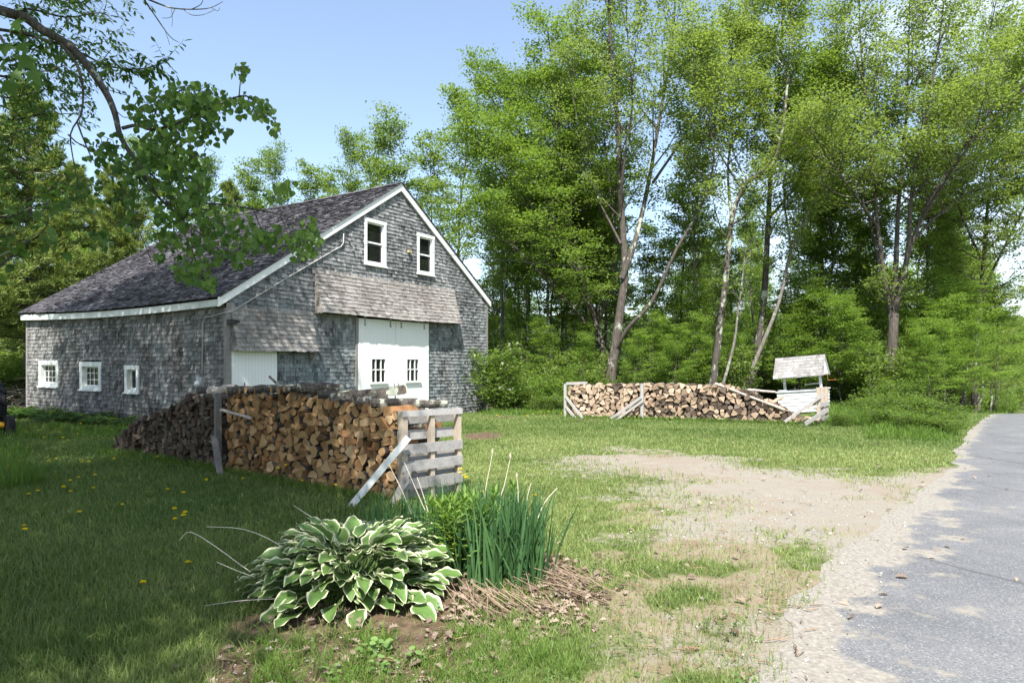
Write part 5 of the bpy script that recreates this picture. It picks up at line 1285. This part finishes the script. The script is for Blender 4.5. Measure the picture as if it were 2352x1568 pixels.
o = blades(63, P, T[:, 2] * r.uniform(.5, 1.15, len(T)), .005 * np.maximum(1, dist / 6) ** .8, .4, L_tall, 'tall_grass', None, .8); tag(o, 'taller unmown grass along stacks, bank and flower bed', 'grass', kind='stuff')

# ---------------------------------------------------------------- fallen leaves, twigs, pebbles
OAK = leaf_grid([(0, .02), (.12, .10), (.22, .26), (.32, .13), (.45, .34), (.57, .16), (.7, .30), (.84, .12), (1, .02)], .35, .1)
r = np.random.default_rng(81); Q = []
LIT = P2([(1010, 1340), (1240, 1270), (1440, 1330), (1380, 1430), (1240, 1500), (1120, 1640), (900, 1640), (1000, 1480)])
xs, ys = r.uniform(-2.6, 1.6, 9000), r.uniform(2.6, 7.2, 9000); pr = sstep(.15, -.25, sdf_poly(LIT, xs, ys)) * .42 + sstep(.1, -.2, sdf_poly(DIRT, xs, ys)) * .06 + .006
k = r.random(9000) < pr; xs, ys = xs[k], ys[k]
x2, y2 = r.uniform(-4, 9, 700), r.uniform(4, 17, 700); k = r.random(700) < .28; xs, ys = np.concatenate([xs, x2[k]]), np.concatenate([ys, y2[k]]); nn_ = len(xs)
a = r.uniform(0, 6.28, nn_); ax = np.stack([np.cos(a), np.sin(a), r.normal(0, .18, nn_)], 1)
V, F = scatter(OAK, np.column_stack([xs, ys, ground_h(xs, ys) + r.uniform(.012, .035, nn_)]), ax, np.tile([0, 0, 1.], (nn_, 1)) + r.normal(0, .28, (nn_, 3)), r.uniform(.05, .10, nn_), 1.)
o = mesh_k('leaf_litter', V, F, leaf_mat('dead_leaves', (.11, .075, .055), (.36, .285, .23), .12, .7, .15), tint=np.repeat(r.uniform(0, 1, nn_) ** .8, len(OAK[1]))); tag(o, 'dead brown oak leaves strewn round the flower bed and yard', 'dead leaves', kind='stuff')
mb = MB()
for i in range(240):
    if i < 150: px, py = r.uniform(1400, 1860), r.uniform(1060, 1568)
    else: px, py = r.uniform(480, 1050), r.uniform(1440, 1600)
    x, y = gp(px, py); a = r.uniform(0, 3.14); L = r.uniform(.03, .16); z = float(ground_h(x, y)) + .022; mb.tube([(x, y, z), (x + L * .5 * math.cos(a), y + L * .5 * math.sin(a), z + .006), (x + L * math.cos(a + .2), y + L * math.sin(a + .2), z)], [.004, .004, .002], 4, 0, float(r.uniform(0, .7)), False)
o = mb.build('twig_litter', [wood_mat('twigs', (.09, .055, .035), (.38, .26, .17))]); tag(o, 'small broken twigs scattered on drive and soil', 'twigs', kind='stuff')
n_ = 5200; xs = np.concatenate([r.uniform(.2, 4.6, 3600), r.uniform(-2.6, -.3, 1600)]); ys = np.concatenate([r.uniform(3.2, 9.5, 3600), r.uniform(2.8, 4.6, 1600)]); mk_ = masks(xs, ys); ro = road_off(xs, ys)
k = r.random(n_) < np.maximum(np.maximum(mk_['gravel'], mk_['dirt'] * .7), sstep(-.5, .1, ro) * sstep(1.5, .2, ro)) * .9; k &= ro < .5
xs, ys = xs[k], ys[k]; n_ = len(xs); s = .0045 * np.exp(r.normal(0, .5, n_)); oct_ = np.array([[1, 0, 0], [0, 1, 0], [-1, 0, 0], [0, -1, 0], [0, 0, .7], [0, 0, -.7]], float)
ofs = np.random.default_rng(5).normal(0, .25, (n_, 6, 3)); V = np.column_stack([xs, ys, ground_h(xs, ys) + .004 + np.where(ro[k] > 0, .012, .012)])[:, None] + (oct_[None] + ofs) * s[:, None, None]
Ft = np.array([[0, 1, 4], [1, 2, 4], [2, 3, 4], [3, 0, 4], [1, 0, 5], [2, 1, 5], [3, 2, 5], [0, 3, 5]]); F = ((np.arange(n_) * 6)[:, None, None] + Ft[None]).reshape(-1, 3)
m_peb, nt = newmat('pebbles'); n = N(nt); n.out(n.pbsdf(n.ramp(n.attr('tint'), [(0, (.12, .11, .10)), (.5, (.34, .31, .27)), (1, (.62, .6, .56))]), .85, .2))
o = mesh_k('gravel_stones', V.reshape(-1, 3), F, m_peb, tint=np.repeat(r.uniform(0, 1, n_), 8)); tag(o, 'loose small stones on the sandy roadside and soil', 'gravel', kind='stuff')

# ---------------------------------------------------------------- dandelions
m_dand = plain_mat('dandelion_yellow', (.88, .70, .02), .7, .1, var=.1, sc=200); m_dst = plain_mat('dandelion_stem', (.16, .22, .07), .6)
def dand_proto(h, R_):
    t = thing('dandelion', '', 'flower'); mb = MB(); mb.tube([(0, 0, -.02), (.006, .004, h * .5), (0, 0, h)], .0022, 5); mb.build('stem', [m_dst], t)
    rr = np.random.default_rng(int(h * 1000)); k = 70; f = rr.random(k); a = rr.uniform(0, 6.28, k); el = .15 + 1.2 * f; ax = np.stack([np.cos(a) * np.cos(el), np.sin(a) * np.cos(el), np.sin(el)], 1)
    V, F = scatter((np.array([[0, .1, 0], [0, -.1, 0], [1, -.13, 0], [1, .13, 0]], float), np.array([[0, 1, 2, 3]])), np.tile([0, 0, h], (k, 1)), ax, rr.normal(0, .3, (k, 3)) + ZZ, R_ * (1 - .35 * f)); mesh_k('flower_head', V, F, m_dand, t); return t
D0 = {.07: dand_proto(.07, .031), .14: dand_proto(.14, .032), .34: dand_proto(.34, .031)}; du = set()
def dand(px, py, h, lab, grp):
    hh = h + .004; Y = FPX * (EYE - hh) / (py - HY); x = (px - CX) / FPX * Y
    for _ in range(3): z = float(ground_h(x, Y)); Y = FPX * (EYE - hh - z) / (py - HY); x = (px - CX) / FPX * Y
    if h not in du: du.add(h); o = D0[h]; o.location = (x, Y, z); o['label'] = lab; o['group'] = grp; return
    dup(D0[h], (x, Y, z), R.uniform(0, 6), R.uniform(.85, 1.15), lab, grp)
c3 = lambda L, ox, oy, s: [((ox + q[0] / s) / 1.2755, (oy + q[1] / s) / 1.2755) for q in L]
GD = 'dandelions in the shaded lawn'
for p_ in c3([(220, 120), (290, 93), (485, 66), (538, 20), (538, 95), (713, 75), (936, 198), (608, 260)], 0, 1400, 2.613): dand(*p_, .07, 'yellow dandelion in the shaded lawn at the left, well away from the woodpile', GD)
for p_, lab in zip(c3([(185, 357), (190, 396), (1282, 85), (1403, 115), (1580, 8), (1440, 638), (1093, 793)], 0, 1400, 2.613), ['upper of two dandelions at the left picture edge', 'lower of two dandelions at the left picture edge on an arched stem', 'small dandelion left of the pair below the old firewood', 'single dandelion above the cluster of four in the lawn', 'dandelion close to the foot of the grey leaning plank', 'large lone dandelion left of the bent hosta stalk', 'dandelion nearest the viewer in the dark lawn']): dand(*p_, .07, lab, GD)
for p_, lab in zip(c3([(1335, 233), (1415, 268), (1403, 288), (1338, 308)], 0, 1400, 2.613), ['topmost dandelion of the cluster of four in mid lawn', 'right upper dandelion of the cluster of four in mid lawn', 'right lower dandelion of the cluster of four in mid lawn', 'left lower dandelion of the cluster of four in mid lawn']): dand(*p_, .14, lab, GD)
for p_ in c3([(235, 1110), (735, 1085), (640, 1130), (1065, 1100), (1065, 1128), (1165, 1130), (1490, 1090), (1245, 1305), (1030, 1330), (830, 1458), (105, 1188), (150, 1215), (80, 1222), (55, 1345)], 0, 1100, 4.48): dand(*p_, .07, 'small yellow dandelion in the lawn between tractor and old firewood', GD)
for p_ in c3([(890, 850), (830, 818), (580, 802), (520, 712), (795, 745), (1018, 762), (345, 745), (120, 690), (1065, 562), (1340, 555), (1430, 620), (1465, 712), (1060, 630)], 0, 1100, 4.48): dand(*p_, .14, 'tiny dandelion by the ferns along the barn side wall', 'dandelions by the barn side wall')
for p_, lab in zip(c3([(617, 960), (886, 1005), (886, 1042), (886, 1068), (938, 1043), (968, 1115)], 1150, 1150, 4.48), ['lone tall dandelion in front of the pallet middle', 'top dandelion of the trio before the pallet right edge', 'middle dandelion of the trio before the pallet right edge', 'lowest dandelion of the trio before the pallet right edge', 'dandelion just right of the trio at the pallet edge', 'dandelion below and right of the trio at the pallet edge']): dand(*p_, .34, lab, 'tall dandelions in front of the pallet')
for p_, lab in zip(c3([(1168, 1318), (1130, 1320), (1870, 1350)], 1150, 1150, 4.48), ['right of two dandelions peeping over the iris tips', 'left of two dandelions peeping over the iris tips', 'dandelion in the sunny lawn right of the iris']): dand(*p_, .34 if 'iris tips' in lab else .07, lab, 'dandelions by the iris')
for p_, lab in zip(c3([(1007, 512), (1052, 527), (1007, 543)], 300, 1100, 1.96), ['upper left of three tall dandelions before the near woodpile', 'right one of three tall dandelions before the near woodpile', 'lower left of three tall dandelions before the near woodpile']): dand(*p_, .34, lab, 'dandelions before the near woodpile')
for p_ in c3([(1147, 595), (1380, 600), (1337, 620), (808, 583), (596, 593)], 300, 1100, 1.96): dand(*p_, .14, 'dandelion in the grass at the foot of the near woodpile', 'dandelions before the near woodpile')
for p_ in c3([(315, 458), (340, 408), (265, 380), (65, 478)], 300, 1100, 1.96): dand(*p_, .14, 'dandelion in the grass before the dark old firewood', 'dandelions before the old firewood')
for p_ in ((1243, 946), (1260, 944), (1225, 951), (1290, 948), (1210, 955), (1142, 955), (1250, 952)): dand(*p_, .14, 'small yellow flower by the bushes between barn and far woodpile', 'flowers by the wood edge')

# ---------------------------------------------------------------- clover and small herbs in the lawn
r = np.random.default_rng(66); n_ = 26000; y = 2.4 * (14 / 2.4) ** r.random(n_); x = r.uniform(-.8, .6, n_) * y; k = r.random(n_) < dens(x, y) * sstep(.5, .62, fbm(x * 1.3, y * 1.3, 91)) * .8
x, y = x[k], y[k]; n_ = len(x); V, F = scatter((np.array([[0, -.15, 0], [0, .15, 0], [.6, .45, .05], [.6, -.45, .05], [1, .1, 0], [1, -.1, 0]], float), np.array([[0, 3, 2, 1], [3, 5, 4, 2]])), np.column_stack([x, y, ground_h(x, y) + r.uniform(.01, .05, n_)]), np.column_stack([r.normal(0, 1, (n_, 2)), r.uniform(0, .5, n_)]), r.normal(0, .35, (n_, 3)) + ZZ, r.uniform(.014, .034, n_))
o = mesh_k('clover_patches', V, F, leaf_mat('clover_leaves', (.07, .14, .035), (.15, .23, .075), .35), tint=np.repeat(r.uniform(0, 1, n_), 2)); tag(o, 'clover and small broad-leaved herbs mixed into the lawn', 'clover', kind='stuff')

# ---------------------------------------------------------------- ferns and small weeds
L_fern = leaf_mat('fern_fronds', (.035, .085, .015), (.075, .15, .025), .3)
def fern(seed):
    r = np.random.default_rng(seed); P, A, Nn, Sz = [], [], [], []; mb = MB()
    for i in range(26):
        a = r.uniform(0, 6.28); h = np.array([math.cos(a), math.sin(a), 0]); sd = np.array([-h[1], h[0], 0]); L = r.uniform(.45, .8); ang = r.uniform(.9, 1.35); p = h * r.uniform(0, .25); C = [p]
        for q in range(12):
            p = p + (h * math.cos(ang) + ZZ * math.sin(ang)) * L / 12; ang -= .13; C.append(p); w = .16 * math.sin(math.pi * (q + 1.5) / 14)
            for s in (-1, 1): P.append(p); A.append(sd * s + h * .4 - ZZ * .1); Nn.append(ZZ + h * .2 + r.normal(0, .15, 3)); Sz.append(w)
        mb.tube(C, np.linspace(.005, .002, 13), 3, 0, .5, False)
    t = thing('fern_clump', '', 'fern'); V, F = scatter(LANCE, np.array(P), np.array(A), np.array(Nn), np.array(Sz), 1.); mesh_k('fronds', V, F, L_fern, t, tint=np.repeat(r.uniform(0, 1, len(P)), len(LANCE[1]))); mb.build('stems', [m_dst], t); return t
f0_ = fern(3); first = True
for i, (s, o_) in enumerate([(10.9, .5), (10.1, .6), (9.3, .5), (8.5, .65), (7.6, .6), (6.7, .7), (5.9, .55), (5.0, .7), (4.2, .6), (3.3, .6), (9.7, 1.1), (7.1, 1.2)]):
    q = Lw(s, 0, o_); q[2] = float(ground_h(q[0], q[1])); lab = 'fern and weed clump in the shade along the barn side wall'
    if first: f0_.location = tuple(q); f0_['label'] = lab; f0_['group'] = 'ferns along the barn side wall'; first = False
    else: dup(f0_, tuple(q), R.uniform(0, 6), R.uniform(.75, 1.15), lab, 'ferns along the barn side wall')
L_weed = leaf_mat('weed_leaves', (.10, .19, .05), (.19, .30, .09), .3)
ROUND = leaf_grid([(0, .15), (.1, .42), (.35, .56), (.65, .52), (.9, .28), (1, .05)], .1, .1); wp = thing('broadleaf_weed', '', 'weed'); P, A = [], []
for i in range(9): a = i * 2.4; P.append([math.cos(a) * .03, math.sin(a) * .03, .02 + .008 * i]); A.append([math.cos(a), math.sin(a), .1 + .5 * random.random()])
V, F = scatter(ROUND, np.array(P), np.array(A), np.tile([0, 0, 1.], (9, 1)) + R.normal(0, .4, (9, 3)), R.uniform(.03, .055, 9)); mesh_k('leaves', V, F, L_weed, wp, tint=np.repeat(np.linspace(.2, 1, 9), len(ROUND[1])))
for i, (px, py) in enumerate([(838, 1508), (868, 1545), (905, 1540), (760, 1560), (950, 1520), (878, 1500)]):
    q = gp(px, py); lc = (q[0], q[1], float(ground_h(*q))); lab = 'pale broad-leaved weed in the grass below the hosta'
    if i == 0: wp.location = lc; wp['label'] = lab; wp['group'] = 'broad-leaved weeds below the hosta'
    else: dup(wp, lc, i, R.uniform(.8, 1.2), lab, 'broad-leaved weeds below the hosta')

# ---------------------------------------------------------------- overhanging trees at the left (trunks just outside the picture)
def outside(p): return (np.abs(p[:, 0]) > .765 * p[:, 1]) | (p[:, 2] - EYE > .55 * np.maximum(p[:, 1], .05)) | (p[:, 1] < .3)
def shade_crown(seed, c, rad, ncl, nl, size, cr=.5):
    r = np.random.default_rng(seed); q = r.normal(0, 1, (ncl, 3)); q /= np.linalg.norm(q, axis=1)[:, None]; q *= r.uniform(.25, 1, ncl)[:, None] ** .6
    C = np.asarray(c) + q * np.asarray(rad); D = q + r.normal(0, .3, q.shape); C = C[outside(C + [0, 0, -.5])]; D = D[:len(C)]
    return C, leaves(seed, C, D, nl, size, cr, .5, .6, .3, None, .8, lambda p: outside(p + np.array([0, 0, -.15])))
L_over = leaf_mat('aspen_leaves_near', (.055, .125, .03), (.175, .29, .07), .5, .42, .3)
L_asho = leaf_mat('ash_leaves_near', (.06, .135, .028), (.125, .22, .055), .45)
asp = thing('aspen_tree', 'aspen overhanging from the left with a long drooping leafy branch', 'tree', (0, 0, 0))
tb = np.array([-6.3, 3.6, -.1]); mb = MB()
mb.tube(smooth_path([tb, tb + [0, .1, 3], tb + [.3, .3, 6], tb + [.5, .6, 9], tb + [.6, 1., 12]], 3), np.linspace(.2, .05, 13), 9, 0, .5, False)
for q in ((2, 2, 5.5), (-2.5, 3, 6), (3, -1, 6), (-1, 4, 5), (2.5, 4.5, 7), (-3.5, 0, 6.5)):
    q = np.array(q, float); mb.tube(smooth_path([tb + [.1, .2, 3.5], tb + q * [.45, .45, .85], tb + q * [1, 1, 1.25]], 4), np.linspace(.08, .02, 9), 6, 0, .5, False)
def px3(L, Y): return [at(q[0], q[1], q[2] if len(q) > 2 else Y) for q in L]
limb = [tb + np.array([.1, .2, 4.2]), tb + np.array([.9, 1.5, 5.1])] + px3([(0, 24, 6.2), (57, 40, 6.15), (95, 68, 6.1), (140, 92, 6.1), (170, 115, 6.05), (200, 150, 6.), (232, 195, 6.), (252, 230), (265, 265), (272, 298), (280, 320), (298, 350), (318, 375), (342, 418), (373, 463), (420, 500)], 5.95)
Q = smooth_path(limb, 3); mb.tube(Q, np.interp(np.linspace(0, 1, len(Q)), [0, .12, .3, .6, .8, 1], [.08, .046, .036, .025, .018, .008]), 8, 0, .5, False)
for L, r0 in (([(278, 294), (312, 287), (346, 297), (405, 283), (472, 252), (549, 220), (585, 234), (630, 279), (643, 310)], .016), ([(549, 220), (552, 185), (556, 146)], .006), ([(373, 463), (440, 466), (495, 466), (585, 479), (675, 500), (729, 540), (738, 590)], .012), ([(585, 479), (605, 530), (625, 570)], .006), ([(640, 490), (665, 545), (690, 590)], .005),
              ([(140, 96), (175, 140), (188, 180), (191, 218), (185, 260), (162, 303), (170, 370), (182, 430)], .014), ([(175, 285), (190, 325), (212, 372), (245, 400)], .008), ([(160, 306), (190, 330), (260, 355), (330, 380)], .007), ([(210, 165), (240, 205), (262, 245), (285, 270), (300, 272)], .006), ([(318, 375), (360, 410), (395, 460), (420, 530), (450, 600), (455, 640)], .010), ([(342, 418), (310, 450), (305, 500), (330, 560), (345, 600)], .006), ([(420, 500), (455, 480), (500, 440), (520, 420)], .006), ([(420, 500), (480, 545), (530, 590), (560, 600)], .007), ([(232, 200), (272, 212), (290, 216)], .004), ([(600, 480), (625, 455), (652, 425)], .004), ([(346, 297), (360, 250), (400, 205), (440, 195)], .006)):
    Q = smooth_path(px3(L, 5.95), 3) + np.random.default_rng(int(L[0][0])).normal(0, .012, 3); mb.tube(Q, np.linspace(r0, .003, len(Q)), 6, 0, .5, False)
r = np.random.default_rng(91); P, A, Nn, Tt = [], [], [], []; tw = mb
for (cx, cy, rx, ry, k, dk) in [(430, 225, 95, 36, 190, .55), (330, 250, 42, 40, 60, .5), (480, 272, 52, 55, 110, .42), (395, 300, 80, 35, 120, .45), (560, 238, 30, 26, 34, .55), (553, 166, 17, 24, 18, .6), (600, 252, 28, 24, 42, .55), (632, 290, 13, 20, 14, .6), (370, 350, 62, 44, 110, .5), (325, 400, 66, 50, 110, .35), (420, 410, 58, 55, 120, .35), (462, 365, 30, 40, 40, .5), (430, 470, 88, 42, 150, .5), (520, 515, 58, 40, 80, .5), (462, 560, 66, 44, 90, .45), (600, 545, 66, 30, 80, .5), (690, 555, 46, 38, 80, .55), (655, 425, 26, 18, 18, .6), (622, 446, 22, 22, 10, .6), (440, 618, 42, 32, 52, .5), (480, 648, 22, 16, 18, .5), (385, 545, 40, 50, 46, .4), (250, 350, 66, 42, 70, .25), (190, 420, 60, 60, 40, .25), (240, 545, 40, 24, 26, .25), (290, 470, 30, 50, 40, .3), (715, 520, 22, 24, 22, .6), (545, 580, 40, 30, 40, .5)]:
    k = int(k * 1.25); f = r.normal(0, .5, (k, 2)); f = f / np.maximum(1, np.hypot(f[:, 0], f[:, 1]))[:, None]; dz = r.normal(0, .28, k)
    for i in range(k):
        p = at(cx + f[i, 0] * rx, cy + f[i, 1] * ry * 1.1, 5.95 + dz[i]); P.append(p); A.append(np.array([r.normal(0, .5), r.normal(0, .4), -1.])); Nn.append(np.array([r.normal(0, .6), -.9 + r.normal(0, .5), .55 + r.normal(0, .4)])); Tt.append(np.clip(r.normal(dk, .32), 0, 1))
    cc_ = at(cx, cy, 5.95)
    for i in range(max(3, k // 9)):
        e = P[-1 - int(r.integers(0, k))]; m_ = cc_ * .4 + e * .6 + r.normal(0, .04, 3); tw.tube([cc_ * .75 + m_ * .25 + r.normal(0, .04, 3), m_, e], [.0035, .003, .002], 4, 0, .5, False)
V, F = scatter(ASPEN, np.array(P), np.array(A), np.array(Nn), np.random.default_rng(4).uniform(.034, .066, len(P)), 1.); mesh_k('foliage', V, F, L_over, asp, tint=np.repeat(Tt, len(ASPEN[1]))); mb.build('trunk', [bark_mat('aspen_bark', (.04, .036, .033), (.17, .155, .14), .12, 3.)], asp, True)
C, (V, F, t) = shade_crown(92, (-6.4, .2, 9.0), (4.6, 6.8, 3.9), 1900, 48, .14, .42); mesh_k('crown', V, F, L_over, asp, tint=t)
ash = thing('ash_tree', 'ash at the upper left corner with pointed leaflets behind the aspen branch', 'tree', (0, 0, 0))
tb = np.array([-13.2, 8.2, -.1]); mb = MB(); mb.tube(smooth_path([tb, tb + [.2, 0, 5], tb + [.6, .4, 10], tb + [1, 1, 15]], 3), np.linspace(.26, .06, 10), 9, 0, .5, False)
for q in ((4, 3, 6.5), (5, -1, 7), (2, 6, 7), (-3, 4, 7), (1, -4, 7), (-3, -2, 8)): q = np.array(q, float); mb.tube(smooth_path([tb + [.3, .2, 5.5], tb + q * [.5, .5, .95], tb + q * [1, 1, 1.5]], 4), np.linspace(.1, .02, 9), 6, 0, .5, False)
P, A, Tt, Sz = [], [], [], []
def ashbranch(L, Y, r0, k, sp, size, start=True):
    Q = smooth_path(([tb + np.array([.4, .3, 7.])] if start else []) + px3(L, Y), 4); mb.tube(Q, np.linspace(r0, .005, len(Q)), 6, 0, .5, False); Q = Q[-(len(L) - 1) * 4:] if start else Q
    for i in range(k):                                 # compound leaves along the branch
        f = r.random(); p, tg = along(Q, f); a = r.normal(0, 1, 3) * [1, .6, .6] + tg * .5; a = norm(a); L_ = r.uniform(.16, .30); p = p + r.normal(0, sp, 3)
        for j in range(7):
            b = p + a * L_ * (j + 1) / 7 - ZZ * .03 * (j / 7) ** 2; s = norm(np.cross(a, ZZ + r.normal(0, .3, 3))) * (1 if j % 2 else -1)
            P.append(b); A.append((s if j < 6 else a) + a * .5 - ZZ * r.uniform(.2, .9)); Tt.append(np.clip(r.normal(.45, .25), 0, 1)); Sz.append(size * r.uniform(.7, 1.15))
        tw2.tube([p, p + a * L_], [.003, .002], 3, 0, .5, False)
tw2 = mb
ashbranch([(-60, 60), (60, 80), (160, 110), (250, 152), (330, 158), (388, 138)], 8., .022, 52, .05, .10)
ashbranch([(-60, 20), (60, 20), (150, 40), (230, 30), (262, 50)], 9., .02, 60, .16, .085)
ashbranch([(-60, 130), (40, 110), (130, 128), (215, 150), (255, 115)], 9.5, .02, 80, .20, .085)
ashbranch([(-60, 165), (20, 150), (90, 165), (150, 150)], 8.5, .02, 55, .18, .09)
ashbranch([(-80, -10), (40, -20), (160, 8), (240, -6), (236, 40)], 10., .02, 60, .2, .085)
ashbranch([(-80, 200), (30, 222), (110, 205), (200, 226)], 11., .02, 70, .2, .09)
ashbranch([(-80, 260), (30, 275), (100, 262), (190, 262)], 11.5, .025, 60, .2, .09)
ashbranch([(-80, 320), (40, 300), (120, 290)], 11, .02, 50, .22, .09)
ashbranch([(-80, 380), (30, 395), (120, 400), (220, 418)], 11, .02, 45, .25, .09)
ashbranch([(-80, 470), (60, 455), (150, 480)], 11, .015, 40, .25, .09)
mb.build('trunk', [m_bk_dark], ash, True)
V, F = scatter(LANCE, np.array(P), np.array(A), np.tile([0, -.4, 1.], (len(P), 1)) + r.normal(0, .5, (len(P), 3)), np.array(Sz), 1.25); mesh_k('foliage', V, F, L_asho, ash, tint=np.repeat(Tt, len(LANCE[1])))
C, (V, F, t) = shade_crown(93, (-12.0, 9.5, 13.0), (6.6, 9.5, 4.4), 1700, 42, .17, .5); mesh_k('crown', V, F, L_asho, ash, tint=t)
# bare twigs at the top
mb = MB()
for L, r0 in (([(318, -60), (330, -5), (352, 30), (378, 68), (394, 88), (411, 98)], .011), ([(330, -5), (372, 12), (402, 20), (450, 22), (485, 18), (512, 4)], .011), ([(402, 20), (392, 40), (372, 42)], .004), ([(378, 68), (384, 84), (390, 104)], .003), ([(420, 21), (440, 35), (468, 34), (495, 22)], .004), ([(440, 22), (462, 10), (468, -10)], .005), ([(394, 20), (396, 45), (395, 62)], .003), ([(485, 18), (500, 26), (505, 18)], .003), ([(352, 30), (349, 14)], .003)):
    Q = smooth_path(px3(L, 7.2), 3); mb.tube(Q, np.linspace(r0, .0025, len(Q)), 5, 0, .5, False)
q = at(318, -60, 7.2); mb.tube(smooth_path([q, q + [-.8, -.6, 1.0], q + [-2.6, -1.5, 2.2], np.array([-6., 4.4, 8.])], 3), np.linspace(.012, .04, 10), 6, 0, .5, False)
mb.build('bare_twigs', [m_bk_dark], asp, True)
# maple leaves close to the camera and a leafy sapling at the left edge
mp = thing('maple_sapling', 'close maple twig with broad lobed leaves at the upper left edge', 'tree', (0, 0, 0)); mb = MB(); q0 = at(-40, 60, 3.1)
mb.tube(smooth_path([np.array([-3.4, 2.4, -.1]), np.array([-3.3, 2.5, 2.]), q0 + [-.3, -.2, .0], q0, at(20, 110, 3.1)], 4), np.linspace(.035, .004, 17), 6, 0, .5, False); mb.build('trunk', [m_bk_grey], mp, True)
rad = [.32, .28, .62, .36, .85, .42, .50, 1.0, .50, .42, .85, .36, .62, .28]; angs = np.radians([180, 205, 232, 255, 293, 318, 335, 360, 385, 402, 427, 465, 488, 515])
TM = np.array([[.3, 0, .02]] + [[.42 + .6 * R_ * math.cos(a), .62 * R_ * math.sin(a), -.10 * R_] for R_, a in zip(rad, angs)], float); TF = np.array([[0, i + 1, (i + 1) % 14 + 1] for i in range(14)])
pts = [(15, 128), (50, 120), (78, 118), (20, 158), (62, 150), (84, 168), (40, 95), (5, 170), (30, 40), (10, 90)]; r = np.random.default_rng(17)
V, F = scatter((TM, TF), np.array([at(a, b, 3.1 + r.normal(0, .15)) for a, b in pts]), np.stack([r.normal(.25, .4, 10), r.normal(0, .2, 10), np.full(10, -.8)], 1), np.stack([r.normal(0, .3, 10), np.full(10, -.9), np.full(10, .45)], 1), r.uniform(.085, .125, 10)); mesh_k('foliage', V, F, L_asho, mp, tint=np.repeat(r.uniform(.2, .7, 10), 14))
sp_ = thing('leafy_sapling', 'dim leafy sapling reaching in from the left before the barn', 'tree', (0, 0, 0)); mb = MB(); P, A = [], []
Q0 = np.array([-6.6, 7.3, 0.])
for L in ([(-80, 640), (0, 588), (60, 558), (100, 530), (118, 480)], [(-60, 520), (20, 500), (90, 470), (140, 470)], [(60, 558), (120, 560), (160, 540)], [(-70, 570), (30, 540), (50, 490)]):
    Q = smooth_path([Q0 + [0, 0, 1.8]] + px3(L, 7.6), 3); mb.tube(Q, np.linspace(.016, .004, len(Q)), 5, 0, .5, False)
    for i in range(34): p, tg = along(Q, r.uniform(.45, 1)); P.append(p + r.normal(0, .07, 3)); A.append(tg * .5 + r.normal(0, .7, 3) - ZZ * .4)
mb.tube([Q0, Q0 + [.02, 0, 1.], Q0 + [0, 0, 1.9]], [.03, .025, .018], 6, 0, .5, False); mb.build('trunk', [m_bk_dark], sp_, True)
V, F = scatter(LANCE, np.array(P), np.array(A), np.tile([0, -.5, 1.], (len(P), 1)) + r.normal(0, .4, (len(P), 3)), r.uniform(.09, .15, len(P)), 1.9); mesh_k('foliage', V, F, L_over, sp_, tint=np.repeat(r.uniform(.2, .9, len(P)), len(LANCE[1])))
# ---------------------------------------------------------------- light, sky, camera
SUN_EL = math.radians(53); sd_ = norm((-.08, -.997, 0)); SUN = np.array([sd_[0] * math.cos(SUN_EL), sd_[1] * math.cos(SUN_EL), math.sin(SUN_EL)])
L = bpy.data.lights.new('sun', 'SUN'); L.energy = 5.0; L.angle = math.radians(.53); L.color = (1., .96, .89)
lo = bpy.data.objects.new('sun', L); COL.objects.link(lo); lo.rotation_euler = Vector(tuple(-SUN)).to_track_quat('-Z', 'Y').to_euler(); lo.location = (0, 0, 30)
w = bpy.data.worlds.new('World'); S.world = w; w.use_nodes = True; nt = w.node_tree; nt.nodes.clear(); n = N(nt)
sky = n.n('ShaderNodeTexSky', sky_type='NISHITA'); sky.sun_disc = False; sky.sun_elevation = SUN_EL; sky.sun_rotation = math.atan2(sd_[0], sd_[1]); sky.altitude = 100; sky.air_density = 1.0; sky.dust_density = 1.1; sky.ozone_density = .8
tc = n.n('ShaderNodeTexCoord'); sx = n.n('ShaderNodeSeparateXYZ'); n.l(tc.outputs['Generated'], sx.inputs[0])
mp_ = n.n('ShaderNodeMapping'); mp_.inputs['Scale'].default_value = (2.2, 2.2, 5.5); mp_.inputs['Location'].default_value = (.3, .1, 0); n.l(tc.outputs['Generated'], mp_.inputs['Vector'])
cl = n.noise(1.6, mp_.outputs['Vector'], 7, .58, .3)
hz = n.mapr(sx.outputs[0], -.30, .60, -.24, .10)
cm = n.mapr(n.math('ADD', cl, hz), .47, .80, .07, .75)
c = n.mix(cm, sky.outputs[0], (5.5, 5.85, 6.3))
bg = n.n('ShaderNodeBackground'); bg.inputs[1].default_value = .13; n.l(c, bg.inputs[0]); ow = n.n('ShaderNodeOutputWorld'); n.l(bg.outputs[0], ow.inputs[0])
cam = bpy.data.cameras.new('camera'); co = bpy.data.objects.new('camera', cam); COL.objects.link(co); co.location = (0, 0, EYE); co.rotation_euler = (math.radians(90), 0, 0)
cam.sensor_width = 36; cam.lens = 36 * FPX / 2352; cam.shift_y = (HY - 784) / 2352; cam.clip_end = 2000; cam.clip_start = .05; S.camera = co
S.view_settings.view_transform = 'Standard'; S.view_settings.look = 'None'; S.view_settings.gamma = 1; S.view_settings.exposure = 1.1
S.render.engine = 'CYCLES'; S.cycles.max_bounces = 10; S.cycles.diffuse_bounces = 7; S.cycles.transmission_bounces = 8; S.cycles.transparent_max_bounces = 8; S.cycles.sample_clamp_indirect = 6; S.cycles.use_denoising = True
S.render.resolution_x, S.render.resolution_y = 1024, 682
